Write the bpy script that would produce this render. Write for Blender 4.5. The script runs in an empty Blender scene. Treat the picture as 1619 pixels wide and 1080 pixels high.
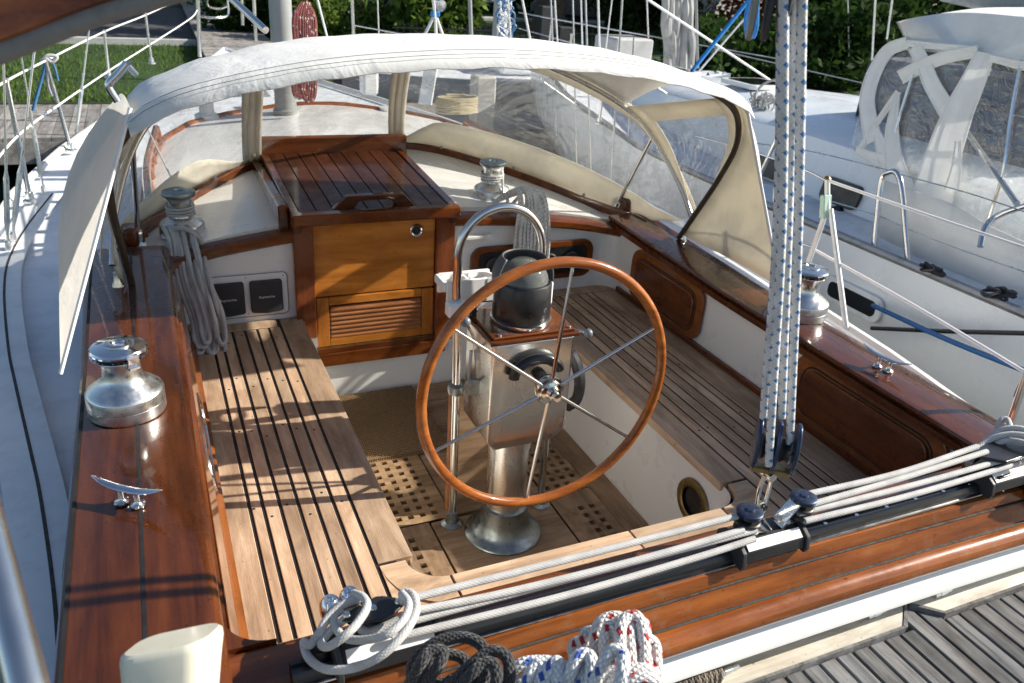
import bpy, math, random
import numpy as np
from mathutils import Vector, Matrix, Quaternion
sc = bpy.context.scene
C = sc.collection
PI = math.pi
# ------------------------------------------------------------------ camera
CAM = Vector((-1.05, 0, 1.5)); FL = 1257.6475; CX, CY = 809.5, 540.0
RM = Matrix(((0.91395678, -0.12019664, 0.38760259), (-0.40034598, -0.42328752, 0.81274274), (0.06637839, -0.89798688, -0.43498675)))
cam = bpy.data.cameras.new('camera'); camo = bpy.data.objects.new('camera', cam); C.objects.link(camo)
cam.sensor_width = 36; cam.lens = 36*FL/1619; cam.clip_start = 0.05; cam.clip_end = 1500
cx, cy_, cz = (Vector((RM[0][i], RM[1][i], RM[2][i])) for i in range(3))
camo.matrix_world = Matrix.Translation(CAM) @ Matrix((cx, -cy_, -cz)).transposed().to_4x4()
cam.dof.use_dof = True; cam.dof.focus_distance = 2.4; cam.dof.aperture_fstop = 5.6
sc.camera = camo
# ------------------------------------------------------------------ light
SUNV = Vector((1, -0.22, 0.60)).normalized()
w = bpy.data.worlds.new('World'); sc.world = w; w.use_nodes = True
nt = w.node_tree; bg = nt.nodes['Background']
sky = nt.nodes.new('ShaderNodeTexSky'); sky.sky_type = 'NISHITA'; sky.sun_disc = False
sky.sun_elevation = math.asin(SUNV.z); sky.sun_rotation = math.atan2(SUNV.x, SUNV.y)
nt.links.new(sky.outputs[0], bg.inputs[0]); bg.inputs[1].default_value = 0.08
sl = bpy.data.lights.new('sun', 'SUN'); sl.energy = 5.0; sl.angle = math.radians(0.6); sl.color = (1, 0.93, 0.82)
so = bpy.data.objects.new('sun', sl); C.objects.link(so)
so.rotation_euler = SUNV.to_track_quat('Z', 'Y').to_euler()
sc.view_settings.view_transform = 'Standard'; sc.view_settings.look = 'None'
sc.view_settings.exposure = 0.80; sc.view_settings.gamma = 1
sc.cycles.max_bounces = 8; sc.cycles.transparent_max_bounces = 16
# ------------------------------------------------------------------ pixel -> point on a real plane
def ray(u, v): return RM @ Vector((u-CX, v-CY, FL))
def pz(u, v, z): d = ray(u, v); return CAM + d*((z-CAM.z)/d.z)
def py(u, v, y): d = ray(u, v); return CAM + d*((y-CAM.y)/d.y)
def px(u, v, x): d = ray(u, v); return CAM + d*((x-CAM.x)/d.x)
def pp(u, v, p, n): d = ray(u, v); n = Vector(n); return CAM + d*((Vector(p)-CAM).dot(n)/d.dot(n))
def pd(u, v, dep): return CAM + ray(u, v)*(dep/FL)
# ------------------------------------------------------------------ materials
def mat(name):
    m = bpy.data.materials.new(name); m.use_nodes = True
    return m, m.node_tree, m.node_tree.nodes['Principled BSDF']
def N(t, kind, **kw):
    n = t.nodes.new('ShaderNode'+kind)
    for k, v in kw.items():
        if k in n.inputs.keys() if isinstance(k, str) else False: n.inputs[k].default_value = v
        else: setattr(n, k, v)
    return n
def L(t, a, b): t.links.new(a, b)
def ramp(t, fac, cols, pos=None):
    r = t.nodes.new('ShaderNodeValToRGB'); e = r.color_ramp.elements
    pos = pos or [i/(len(cols)-1) for i in range(len(cols))]
    while len(e) < len(cols): e.new(0.5)
    for i, (c, p) in enumerate(zip(cols, pos)):
        e[i].position = p; e[i].color = (*c, 1)
    L(t, fac, r.inputs[0]); return r.outputs[0]
def coords(t, sc3=(1, 1, 1), src='Object'):
    c = t.nodes.new('ShaderNodeTexCoord'); m = t.nodes.new('ShaderNodeMapping'); m.inputs['Scale'].default_value = sc3
    L(t, c.outputs[src], m.inputs[0]); return m.outputs[0]
def noise(t, vec, scale, detail=4, rough=.55, dist=0):
    n = t.nodes.new('ShaderNodeTexNoise'); n.inputs['Scale'].default_value = scale; n.inputs['Detail'].default_value = detail
    n.inputs['Roughness'].default_value = rough; n.inputs['Distortion'].default_value = dist
    if vec is not None: L(t, vec, n.inputs['Vector'])
    return n.outputs['Fac']
def math_(t, op, a, b=None):
    n = t.nodes.new('ShaderNodeMath'); n.operation = op
    for i, x in enumerate((a, b)):
        if x is None: continue
        if isinstance(x, (int, float)): n.inputs[i].default_value = x
        else: L(t, x, n.inputs[i])
    return n.outputs[0]
def mixc(t, fac, a, b, mode='MIX'):
    n = t.nodes.new('ShaderNodeMix'); n.data_type = 'RGBA'; n.blend_type = mode
    for i, x in ((0, fac), (6, a), (7, b)):
        if isinstance(x, (int, float)): n.inputs[i].default_value = x
        elif isinstance(x, tuple): n.inputs[i].default_value = (*x, 1)
        else: L(t, x, n.inputs[i])
    return n.outputs[2]
def bump(t, h, b, strength=.3, dist=.002):
    n = t.nodes.new('ShaderNodeBump'); n.inputs['Strength'].default_value = strength; n.inputs['Distance'].default_value = dist
    L(t, h, n.inputs['Height']); L(t, n.outputs[0], b.inputs['Normal']); return n
def wood(name, dark, light, axis='y', rough=.3, coat=1.0, wear=0.0, gs=1.0, plankvar=.25, fine=True, bmp=.15):
    m, t, b = mat(name)
    s = {'x': (1.2, 16, 16), 'y': (16, 1.2, 16), 'z': (16, 16, 1.2)}[axis]
    s = tuple(q*gs for q in s)
    v = coords(t, s)
    isl = t.nodes.new('ShaderNodeNewGeometry').outputs['Random Per Island']
    add = t.nodes.new('ShaderNodeVectorMath'); add.operation = 'ADD'; L(t, v, add.inputs[0])
    comb = t.nodes.new('ShaderNodeCombineXYZ')
    for i in range(3): L(t, math_(t, 'MULTIPLY', isl, 37.0+11*i), comb.inputs[i])
    L(t, comb.outputs[0], add.inputs[1]); v = add.outputs[0]
    n1 = noise(t, v, .9, 6, .6, .6)
    f = noise(t, v, 7, 8, .7)
    fac = math_(t, 'ADD', math_(t, 'MULTIPLY', n1, .75), math_(t, 'MULTIPLY', f, .25))
    col = ramp(t, fac, [dark, tuple((a+c)/2 for a, c in zip(dark, light)), light], [.34, .5, .68])
    big = noise(t, coords(t), 3.0, 3, .6)
    col = mixc(t, .5, col, ramp(t, big, [(.62, .6, .58), (1, 1, 1), (1.0, .97, .92)], [.3, .5, .7]), 'MULTIPLY')
    blot = noise(t, coords(t, {'x': (.5, 2, 2), 'y': (2, .5, 2), 'z': (2, 2, .5)}[axis]), 5.5, 6, .62, .8)
    col = mixc(t, .8, col, ramp(t, blot, [(.55, .50, .46), (.95, .93, .9), (1.25, 1.3, 1.35)], [.32, .5, .70]), 'MULTIPLY')
    speck = noise(t, coords(t), 75, 2, .5)
    col = mixc(t, ramp(t, speck, [(0, 0, 0), (.75,)*3], [.70, .76]), col, tuple(q*.35 for q in dark))
    if plankvar:
        col = mixc(t, 1.0, col, ramp(t, isl, [(1-plankvar,)*3, (1, 1, 1), (1, 1-plankvar*.12, 1-plankvar*.2)]), 'MULTIPLY')
    if wear:
        wv = noise(t, coords(t), 14, 6, .7)
        col = mixc(t, ramp(t, wv, [(0, 0, 0), (wear,)*3], [.55, .75]), col, (.33, .25, .17))
    L(t, col, b.inputs['Base Color'])
    rr = ramp(t, noise(t, coords(t), 9, 5, .65), [(rough*.6,)*3, (rough*1.5,)*3], [.35, .7]); L(t, rr, b.inputs['Roughness'])
    b.inputs['Coat Weight'].default_value = coat; b.inputs['Coat Roughness'].default_value = .05; b.inputs['Coat IOR'].default_value = 1.45; b.inputs['Specular IOR Level'].default_value = .15 if coat else .4
    bump(t, math_(t, 'ADD', f, math_(t, 'MULTIPLY', big, 1.5)), b, bmp, .003)
    if coat:
        bb = t.nodes.new('ShaderNodeBump'); bb.inputs['Strength'].default_value = .06; bb.inputs['Distance'].default_value = .004
        L(t, noise(t, coords(t), 22, 4, .6), bb.inputs['Height']); L(t, bb.outputs[0], b.inputs['Coat Normal'])
    return m
def plain(name, col, rough=.5, metal=0, coat=0, var=.15, scale=8, bmp=.0, bscale=30, trans=None):
    m, t, b = mat(name)
    n = noise(t, coords(t), scale, 6, .62)
    c2 = tuple(x*(1-var) for x in col); c3 = tuple(min(1, x*(1+var*.4)) for x in col)
    L(t, ramp(t, n, [c2, col, c3], [.3, .5, .72]), b.inputs['Base Color'])
    L(t, ramp(t, noise(t, coords(t), scale*2.3, 5, .6), [(rough*.75,)*3, (min(1, rough*1.35),)*3], [.35, .65]), b.inputs['Roughness'])
    b.inputs['Metallic'].default_value = metal; b.inputs['Coat Weight'].default_value = coat; b.inputs['Coat Roughness'].default_value = .1
    if bmp: bump(t, noise(t, coords(t), bscale, 5, .6), b, bmp, .003)
    return m
def rope(name, base, fleck=None, r=.008, pitch=.05, fw=.22, dirt=.25, twist=1):
    m, t, b = mat(name)
    uv = t.nodes.new('ShaderNodeUVMap'); sp = t.nodes.new('ShaderNodeSeparateXYZ'); L(t, uv.outputs[0], sp.inputs[0])
    u, v = sp.outputs[0], sp.outputs[1]
    k = 1/(r*1.15)                                             # braid repeats per metre
    a = math_(t, 'FRACT', math_(t, 'ADD', math_(t, 'MULTIPLY', u, k), math_(t, 'MULTIPLY', v, 7.0)))
    c = math_(t, 'FRACT', math_(t, 'SUBTRACT', math_(t, 'MULTIPLY', u, k), math_(t, 'MULTIPLY', v, 7.0)))
    ha = math_(t, 'SUBTRACT', 1, math_(t, 'ABSOLUTE', math_(t, 'SUBTRACT', math_(t, 'MULTIPLY', a, 2), 1)))
    hc = math_(t, 'SUBTRACT', 1, math_(t, 'ABSOLUTE', math_(t, 'SUBTRACT', math_(t, 'MULTIPLY', c, 2), 1)))
    hgt = math_(t, 'POWER', math_(t, 'MINIMUM', ha, hc), .6)
    nn = noise(t, coords(t), 18, 5, .65)
    col = ramp(t, nn, [tuple(x*(1-dirt) for x in base), base], [.35, .6])
    col = mixc(t, ramp(t, hgt, [(.65,)*3, (0, 0, 0)], [.04, .34]), col, tuple(x*.35 for x in base))
    if fleck:
        p = math_(t, 'DIVIDE', u, pitch)
        fa = math_(t, 'FRACT', math_(t, 'ADD', p, math_(t, 'MULTIPLY', v, 2.0)))
        fb = math_(t, 'FRACT', math_(t, 'SUBTRACT', math_(t, 'MULTIPLY', p, 1.0), math_(t, 'MULTIPLY', v, 1.0)))
        f = math_(t, 'MULTIPLY', math_(t, 'LESS_THAN', fa, fw*1.5), math_(t, 'LESS_THAN', fb, fw*1.6))
        col = mixc(t, f, col, fleck)
    L(t, col, b.inputs['Base Color']); b.inputs['Roughness'].default_value = .75
    b.inputs['Sheen Weight'].default_value = .2
    bump(t, hgt, b, 1.0 if r >= .0095 else .6, r*(.35 if r >= .0095 else .15))
    return m
def canvas(name, col, trans=.25, dirt=.12):
    m, t, b = mat(name)
    n = noise(t, coords(t), 3.5, 7, .65, .3)
    c = ramp(t, n, [tuple(x*(1-dirt*2) for x in col), col], [.32, .55])
    L(t, c, b.inputs['Base Color']); b.inputs['Roughness'].default_value = .8
    tr = t.nodes.new('ShaderNodeBsdfTranslucent'); L(t, c, tr.inputs[0])
    mx = t.nodes.new('ShaderNodeMixShader'); mx.inputs[0].default_value = trans
    L(t, b.outputs[0], mx.inputs[1]); L(t, tr.outputs[0], mx.inputs[2])
    L(t, mx.outputs[0], t.nodes['Material Output'].inputs[0])
    h = math_(t, 'ADD', noise(t, coords(t), 5, 4, .6, .5), math_(t, 'MULTIPLY', noise(t, coords(t), 160, 2), .05))
    bp = bump(t, h, b, .5, .02); L(t, bp.outputs[0], tr.inputs['Normal'])
    return m
def vinyl(name, haze=.20, gloss=.22, wav=3.0, tint=(.97, .97, .95)):
    m, t, b = mat(name)
    tr = t.nodes.new('ShaderNodeBsdfTransparent'); tr.inputs[0].default_value = (*tint, 1)
    gl = t.nodes.new('ShaderNodeBsdfGlossy'); gl.inputs['Roughness'].default_value = .06
    df = t.nodes.new('ShaderNodeBsdfDiffuse'); df.inputs[0].default_value = (.8, .8, .78, 1)
    bp = t.nodes.new('ShaderNodeBump'); bp.inputs['Strength'].default_value = .9; bp.inputs['Distance'].default_value = .05
    L(t, noise(t, coords(t), wav, 4, .55, 1.0), bp.inputs['Height']); L(t, bp.outputs[0], gl.inputs['Normal'])
    fr = t.nodes.new('ShaderNodeLayerWeight'); fr.inputs[0].default_value = .3; L(t, bp.outputs[0], fr.inputs['Normal'])
    f = math_(t, 'ADD', math_(t, 'MULTIPLY', fr.outputs['Facing'], gloss*1.6), gloss*.35)
    m1 = t.nodes.new('ShaderNodeMixShader'); L(t, f, m1.inputs[0]); L(t, tr.outputs[0], m1.inputs[1]); L(t, gl.outputs[0], m1.inputs[2])
    m2 = t.nodes.new('ShaderNodeMixShader')
    hz = ramp(t, noise(t, coords(t), 6, 6, .7, .6), [(haze*.2,)*3, (haze*1.8,)*3], [.38, .7]); L(t, hz, m2.inputs[0])
    L(t, m1.outputs[0], m2.inputs[1]); L(t, df.outputs[0], m2.inputs[2])
    L(t, m2.outputs[0], t.nodes['Material Output'].inputs[0]); t.nodes.remove(b)
    return m
M = {}
M['varnish'] = wood('varnished_teak_fore_aft', (.050, .012, .003), (.18, .048, .010), 'y', .3)
M['varnish_x'] = wood('varnished_teak_athwart', (.065, .016, .0035), (.22, .062, .012), 'x', .3)
M['varnish_z'] = wood('varnished_teak_upright', (.12, .025, .007), (.26, .07, .02), 'z', .3)
M['rail'] = wood('varnished_taffrail', (.12, .029, .005), (.38, .118, .024), 'x', .28, wear=.35)
M['golden'] = wood('golden_plywood', (.40, .135, .020), (.64, .25, .045), 'x', .38, .5, gs=.8, plankvar=.08)
M['golden_z'] = wood('golden_door_frame', (.38, .125, .02), (.60, .23, .045), 'z', .38, .5, plankvar=.1)
M['louvre'] = wood('louvre_teak', (.26, .09, .03), (.50, .22, .09), 'x', .5, .1, plankvar=.3)
M['wheelwood'] = wood('wheel_rim_teak', (.22, .055, .010), (.50, .17, .035), 'x', .25, 1, gs=1.4, plankvar=.1)
M['locker'] = wood('varnished_locker', (.13, .038, .008), (.33, .105, .022), 'y', .32)
M['teak'] = wood('bare_teak_fore_aft', (.46, .31, .20), (.74, .54, .37), 'y', .65, 0, gs=2.2, plankvar=.32, bmp=.4)
M['teak_x'] = wood('bare_teak_athwart', (.48, .33, .21), (.76, .56, .385), 'x', .65, 0, gs=2.2, plankvar=.25, bmp=.4)
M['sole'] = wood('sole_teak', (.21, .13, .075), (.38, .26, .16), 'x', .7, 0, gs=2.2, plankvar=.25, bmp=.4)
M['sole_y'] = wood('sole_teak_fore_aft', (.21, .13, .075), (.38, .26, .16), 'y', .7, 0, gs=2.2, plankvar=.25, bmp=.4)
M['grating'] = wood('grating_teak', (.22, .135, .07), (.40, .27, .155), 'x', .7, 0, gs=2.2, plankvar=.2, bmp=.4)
M['greywood'] = wood('weathered_dock_planks', (.07, .072, .075), (.30, .305, .31), 'y', .9, 0, gs=2.4, plankvar=.45, bmp=1.0)
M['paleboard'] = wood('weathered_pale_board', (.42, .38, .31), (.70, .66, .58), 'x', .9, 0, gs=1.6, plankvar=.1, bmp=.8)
M['caulk'] = plain('black_caulk', (.012, .012, .013), .6, var=.4)
M['white'] = plain('white_gelcoat', (.82, .82, .79), .3, coat=.3, var=.045, scale=2)
M['whitedeck'] = plain('white_painted_deck', (.72, .76, .81), .55, var=.18, scale=7, bmp=.5, bscale=420)
M['nbwhite'] = plain('neighbour_gelcoat', (.74, .79, .84), .3, coat=.3, var=.06, scale=1.5)
M['cream'] = plain('cream_plastic', (.80, .76, .60), .35, coat=.3, var=.05)
M['steel'] = plain('polished_stainless', (.72, .71, .69), .14, 1, var=.15)
M['satin'] = plain('satin_stainless', (.74, .73, .70), .24, 1, var=.10, scale=2.5)
M['chrome'] = plain('chrome', (.78, .78, .80), .09, 1, var=.1)
M['winch'] = plain('dull_winch_alloy', (.74, .75, .73), .30, 1, var=.22, scale=14)
M['bronze'] = plain('aged_bronze', (.30, .34, .34), .36, 1, var=.4, scale=20)
M['brass'] = plain('tarnished_brass', (.30, .22, .10), .45, 1, var=.4, scale=20)
M['black'] = plain('black_plastic', (.015, .015, .017), .35, coat=.2, var=.3)
M['darkgrey'] = plain('dark_grey_plastic', (.035, .037, .042), .5, var=.2)
M['navy'] = plain('anodised_navy', (.035, .055, .11), .3, .5, var=.3)
M['rubber'] = plain('grey_rubber', (.22, .22, .215), .75, var=.25, scale=20, bmp=.2)
M['bead'] = plain('dark_seam_sealant', (.05, .045, .04), .8, var=.6, scale=40, bmp=.5)
M['canvas'] = canvas('white_dodger_canvas', (.90, .90, .87), .15, .05)
M['canvas_thin'] = canvas('thin_sunlit_canvas', (.92, .90, .84), .55, .06)
M['skirt'] = canvas('cream_dodger_canvas', (.88, .84, .73), .3, .08)
M['pipe'] = plain('white_piping', (.82, .81, .78), .6)
M['deckdirt'] = plain('scuffed_deck_border', (.72, .74, .75), .4, var=.12, scale=12)
M['darkpipe'] = plain('brown_leathered_bow', (.045, .03, .022), .5, var=.4)
M['vinyl'] = vinyl('clear_vinyl_window')
M['vinyl2'] = vinyl('clear_vinyl_enclosure', .07, .30, 7)
M['glass'] = plain('dark_glass', (.01, .012, .016), .08, coat=1, var=.1)
M['rope_grey'] = rope('grey_braided_rope', (.55, .545, .53), None, .008)
M['rope_black'] = rope('black_braided_rope', (.028, .028, .030), None, .010, dirt=.1)
M['rope_sheet'] = rope('white_rope_blue_fleck', (.74, .75, .74), (.03, .16, .40), .0085, .030, .25, .3)
M['rope_blue'] = rope('new_white_rope_blue_fleck', (.84, .85, .86), (.02, .09, .45), .011, .055, .20, .05)
M['rope_red'] = rope('new_white_rope_red_fleck', (.84, .82, .80), (.50, .012, .02), .011, .042, .22, .05)
M['rope_dark'] = rope('white_rope_dark_fleck', (.78, .79, .76), (.07, .10, .14), .006, .020, .15)
M['rope_redhank'] = rope('faded_red_rope', (.26, .05, .045), (.6, .5, .45), .012, .08, .15)
M['wire'] = plain('white_coated_wire', (.82, .82, .82), .4)
def leafmat(name, a, b_, tr=.3):
    m, t, b = mat(name)
    isl = t.nodes.new('ShaderNodeNewGeometry').outputs['Random Per Island']
    c = ramp(t, isl, [a, b_]); L(t, c, b.inputs['Base Color']); b.inputs['Roughness'].default_value = .75; b.inputs['Specular IOR Level'].default_value = .15
    tl = t.nodes.new('ShaderNodeBsdfTranslucent'); L(t, c, tl.inputs[0])
    mx = t.nodes.new('ShaderNodeMixShader'); mx.inputs[0].default_value = tr
    L(t, b.outputs[0], mx.inputs[1]); L(t, tl.outputs[0], mx.inputs[2]); L(t, mx.outputs[0], t.nodes['Material Output'].inputs[0]); return m
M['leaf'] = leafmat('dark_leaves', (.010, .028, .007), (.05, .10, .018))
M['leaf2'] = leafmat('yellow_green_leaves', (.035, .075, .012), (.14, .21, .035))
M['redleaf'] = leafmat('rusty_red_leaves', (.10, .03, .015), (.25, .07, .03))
M['bark'] = plain('tree_bark', (.11, .085, .06), .9, var=.5, scale=6, bmp=.8)
# ------------------------------------------------------------------ mesh builder
class MB:
    def __init__(s): s.v = []; s.f = []; s.uv = []; s.sm = []
    def face(s, idx, uv=None, smooth=False): s.f.append(tuple(idx)); s.uv.append(uv); s.sm.append(smooth)
    def add(s, vs): k = len(s.v); s.v += [tuple(p) for p in vs]; return k
    def quad(s, a, b, c, d, smooth=False): k = s.add([a, b, c, d]); s.face((k, k+1, k+2, k+3), None, smooth)
    def box(s, c, d, R=None, bev=0):
        hx, hy, hz = d[0]/2, d[1]/2, d[2]/2; c = Vector(c)
        if bev and min(hx, hy, hz) > bev*1.2:
            # chamfered box: three nested rings
            vs = []
            for sz, zz, ins in ((0, -hz, bev), (0, -hz+bev, 0), (0, hz-bev, 0), (0, hz, bev)):
                x, y = hx-ins, hy-ins; q = bev if not ins else bev*.4
                for (a, b_) in ((-x, -y+q), (-x+q, -y), (x-q, -y), (x, -y+q), (x, y-q), (x-q, y), (-x+q, y), (-x, y-q)): vs.append((a, b_, zz))
            vs = [(R @ Vector(p) if R else Vector(p))+c for p in vs]; k = s.add(vs)
            s.face([k+i for i in range(7, -1, -1)]); s.face([k+24+i for i in range(8)])
            for r in range(3):
                for i in range(8): j = (i+1) % 8; s.face((k+r*8+i, k+r*8+j, k+r*8+8+j, k+r*8+8+i))
            return
        vs = [Vector((x, y, z)) for z in (-hz, hz) for x, y in ((-hx, -hy), (hx, -hy), (hx, hy), (-hx, hy))]
        vs = [(R @ p if R else p)+c for p in vs]; k = s.add(vs)
        for f in ((3, 2, 1, 0), (4, 5, 6, 7), (0, 1, 5, 4), (1, 2, 6, 5), (2, 3, 7, 6), (3, 0, 4, 7)): s.face([k+i for i in f])
    def beam(s, a, b, wd, th, up=(0, 0, 1), bev=0):
        a, b = Vector(a), Vector(b); d = (b-a); l = d.length; d.normalize(); x = d.cross(Vector(up)).normalized(); z = x.cross(d)
        s.box((a+b)/2, (wd, l, th), Matrix((x, d, z)).transposed(), bev)
    def prism(s, poly, h, off=None, top=True, bottom=True, smooth=False):
        # poly: list of 3D points, extruded by vector h
        h = Vector(h); n = len(poly); P = [Vector(p) for p in poly]; k = s.add(P + [p+h for p in P])
        if bottom: s.face([k+i for i in range(n-1, -1, -1)])
        if top: s.face([k+n+i for i in range(n)])
        for i in range(n): j = (i+1) % n; s.face((k+i, k+j, k+n+j, k+n+i), None, smooth)
    def tube(s, pts, r, seg=8, closed=False, caps=True, rad=None):
        P = [Vector(p) for p in pts]; n = len(P)
        if n < 2: return
        T = []
        for i in range(n):
            a = P[(i-1) % n] if (closed or i) else P[0]; b = P[(i+1) % n] if (closed or i < n-1) else P[-1]
            d = b-a; T.append(d.normalized() if d.length > 1e-9 else Vector((0, 0, 1)))
        up = Vector((0, 0, 1)) if abs(T[0].z) < .9 else Vector((1, 0, 0))
        x = T[0].cross(up).normalized(); base = len(s.v); L_ = 0; Ls = []
        for i in range(n):
            if i:
                L_ += (P[i]-P[i-1]).length
                x = (x - T[i]*x.dot(T[i])); x = x.normalized() if x.length > 1e-6 else T[i].orthogonal().normalized()
            y = T[i].cross(x); rr = rad[i] if rad else r; Ls.append(L_)
            for k in range(seg): a = 2*PI*k/seg; s.v.append(tuple(P[i]+x*(rr*math.cos(a))+y*(rr*math.sin(a))))
        m = n if closed else n-1
        for i in range(m):
            j = (i+1) % n; l0 = Ls[i]; l1 = Ls[j] if j else L_+(P[0]-P[-1]).length
            for k in range(seg):
                q = (k+1) % seg
                s.face((base+i*seg+k, base+i*seg+q, base+j*seg+q, base+j*seg+k), ((l0, k/seg), (l0, (k+1)/seg), (l1, (k+1)/seg), (l1, k/seg)), True)
        if caps and not closed:
            s.face([base+k for k in range(seg-1, -1, -1)]); s.face([base+(n-1)*seg+k for k in range(seg)])
    def lathe(s, prof, c=(0, 0, 0), ax=(0, 0, 1), seg=32, flat=False, cap=True):
        c = Vector(c); ax = Vector(ax).normalized(); x = ax.orthogonal().normalized(); y = ax.cross(x); k0 = len(s.v); n = len(prof)
        for (r, z) in prof:
            for k in range(seg): a = 2*PI*k/seg; s.v.append(tuple(c+ax*z+x*(r*math.cos(a))+y*(r*math.sin(a))))
        for i in range(n-1):
            for k in range(seg): q = (k+1) % seg; s.face((k0+i*seg+k, k0+i*seg+q, k0+(i+1)*seg+q, k0+(i+1)*seg+k), None, not flat)
        if cap is False or prof[0] == prof[-1]: return
        if prof[0][0] > 1e-4: s.face([k0+k for k in range(seg-1, -1, -1)])
        if prof[-1][0] > 1e-4: s.face([k0+(n-1)*seg+k for k in range(seg)])
    def grid(s, rows, smooth=True, thick=0):
        R = [[Vector(p) for p in r] for r in rows]; n, m = len(R), len(R[0]); k = s.add([p for r in R for p in r])
        for i in range(n-1):
            for j in range(m-1): a = k+i*m+j; s.face((a, a+1, a+m+1, a+m), None, smooth)
    def ellipsoid(s, c, r, seg=16, rings=10):
        c = Vector(c); k = len(s.v)
        for i in range(rings+1):
            t = PI*i/rings
            for j in range(seg): a = 2*PI*j/seg; s.v.append((c.x+r[0]*math.sin(t)*math.cos(a), c.y+r[1]*math.sin(t)*math.sin(a), c.z-r[2]*math.cos(t)))
        for i in range(rings):
            for j in range(seg): q = (j+1) % seg; s.face((k+i*seg+j, k+i*seg+q, k+(i+1)*seg+q, k+(i+1)*seg+j), None, True)
def tag(o, label=None, cat=None, group=None, kind=None):
    if label: o['label'] = label
    if cat: o['category'] = cat
    if group: o['group'] = group
    if kind: o['kind'] = kind
    return o
WL = {}
def wloc(o): return WL.get(o.name, Vector((0, 0, 0)))
def thing(name, label, cat, loc=(0, 0, 0), group=None):
    o = bpy.data.objects.new(name, None); C.objects.link(o); o.location = loc; o.empty_display_size = .1
    WL[o.name] = Vector(loc); return tag(o, label, cat, group)
def obj(name, mb, m, parent=None, bevel=0, solid=0, org=None, bseg=2):
    me = bpy.data.meshes.new(name); me.from_pydata(mb.v, [], mb.f)
    me.polygons.foreach_set('use_smooth', mb.sm)
    if any(mb.uv):
        ul = me.uv_layers.new(name='UVMap'); d = np.zeros((len(me.loops), 2), dtype=np.float32); k = 0
        for f, u in zip(mb.f, mb.uv):
            if u: d[k:k+len(f)] = u
            k += len(f)
        ul.data.foreach_set('uv', d.ravel())
    me.validate(); me.update()
    me.materials.append(M[m] if isinstance(m, str) else m)
    if any(mb.sm): me.set_sharp_from_angle(angle=math.radians(38))
    o = bpy.data.objects.new(name, me); C.objects.link(o)
    base = wloc(parent) if parent else (Vector(org) if org is not None else Vector((0, 0, 0)))
    if base.length: me.transform(Matrix.Translation(-base))
    if parent: o.parent = parent; WL[o.name] = base
    else: o.location = base; WL[o.name] = base
    if bevel:
        b = o.modifiers.new('bevel', 'BEVEL'); b.width = bevel; b.segments = bseg; b.limit_method = 'ANGLE'; b.angle_limit = math.radians(40); b.harden_normals = True
        for p in me.polygons: p.use_smooth = True
    if solid:
        b = o.modifiers.new('solid', 'SOLIDIFY'); b.thickness = solid; b.offset = 0
    return o
def copytree(o, parent=None):
    c = o.copy(); C.objects.link(c); c.parent = parent
    for ch in [x for x in C.objects if x.parent == o and x is not c]: copytree(ch, c)
    return c
def cr(pts, n=8, closed=False):                      # Catmull-Rom
    P = [Vector(p) for p in pts]; out = []; m = len(P)
    rng = range(m) if closed else range(m-1)
    for i in rng:
        p0 = P[(i-1) % m] if closed or i else P[0]*2-P[1]; p1 = P[i]; p2 = P[(i+1) % m]
        p3 = P[(i+2) % m] if closed or i < m-2 else P[-1]*2-P[-2]
        for k in range(n):
            t = k/n; out.append(.5*((2*p1)+(p2-p0)*t+(2*p0-5*p1+4*p2-p3)*t*t+(3*p1-p0-3*p2+p3)*t**3))
    if not closed: out.append(P[-1])
    return out
def struct(name, mb, m, **k): return tag(obj(name, mb, m, **k), kind='structure')
rnd = random.Random(7)
def U(a, b): return rnd.uniform(a, b)
# ================================================================== THE SAILBOAT
def interp(x, xs, ys):
    return float(np.interp(x, xs, ys))
def hb(y): return interp(y, [.9, 1.4, 2, 3, 4, 5, 6, 7, 8, 9, 10, 11, 11.6], [1.40, 1.56, 1.68, 1.80, 1.86, 1.80, 1.62, 1.38, 1.08, .76, .44, .16, .02])
def sheer(y): return interp(y, [0, 3, 6, 9, 12], [.10, .10, .13, .13, .16])
boat = thing('sailboat', 'white sailboat with varnished teak cockpit, open companionway steps and bare teak seats', 'sailboat', (0, 2.4, -1.0))
# hull: lofted sections, counter stern cut forward under the taffrail
mb = MB(); rows = []
for y in list(np.linspace(1.02, 11.6, 44)):
    y = float(y); b = hb(y); s = sheer(y); r = []
    for t, q in ((1, 0), (1.005, .05), (.99, .35), (.93, .7), (.80, .95), (.5, 1.25), (0.0, 1.45)):
        yy = max(y, 1.02 + (.9*min(1, q*1.6)))
        r.append((b*t, min(yy, 11.6), s-.004-q*1.1))
    rows.append([(-p[0], p[1], p[2]) for p in r][::1] + [p for p in reversed(r)])
mb.grid(rows)
tr = rows[0]; k = mb.add(tr); mb.face([k+i for i in range(len(tr))])
obj('hull', mb, 'white', boat)
# side decks and foredeck
mb = MB()
def deckpatch(x0f, x1f, ys, nx=6):
    mb.grid([[(x0f(y)+(x1f(y)-x0f(y))*i/nx, y, sheer(y)+.035*(1-((x0f(y)+(x1f(y)-x0f(y))*i/nx)/max(hb(y), .1))**2)-.02) for i in range(nx+1)] for y in ys])
Y1 = [float(v) for v in np.linspace(1.0, 5.4, 24)]
deckpatch(lambda y: -hb(y), lambda y: -1.24 if y < 3.6 else -.85, Y1); deckpatch(lambda y: 1.10 if y < 3.6 else .85, lambda y: hb(y), Y1)
deckpatch(lambda y: -hb(y), lambda y: hb(y), [float(v) for v in np.linspace(5.4, 11.6, 24)], 10)
obj('side_deck', mb, 'whitedeck', boat)
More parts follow.
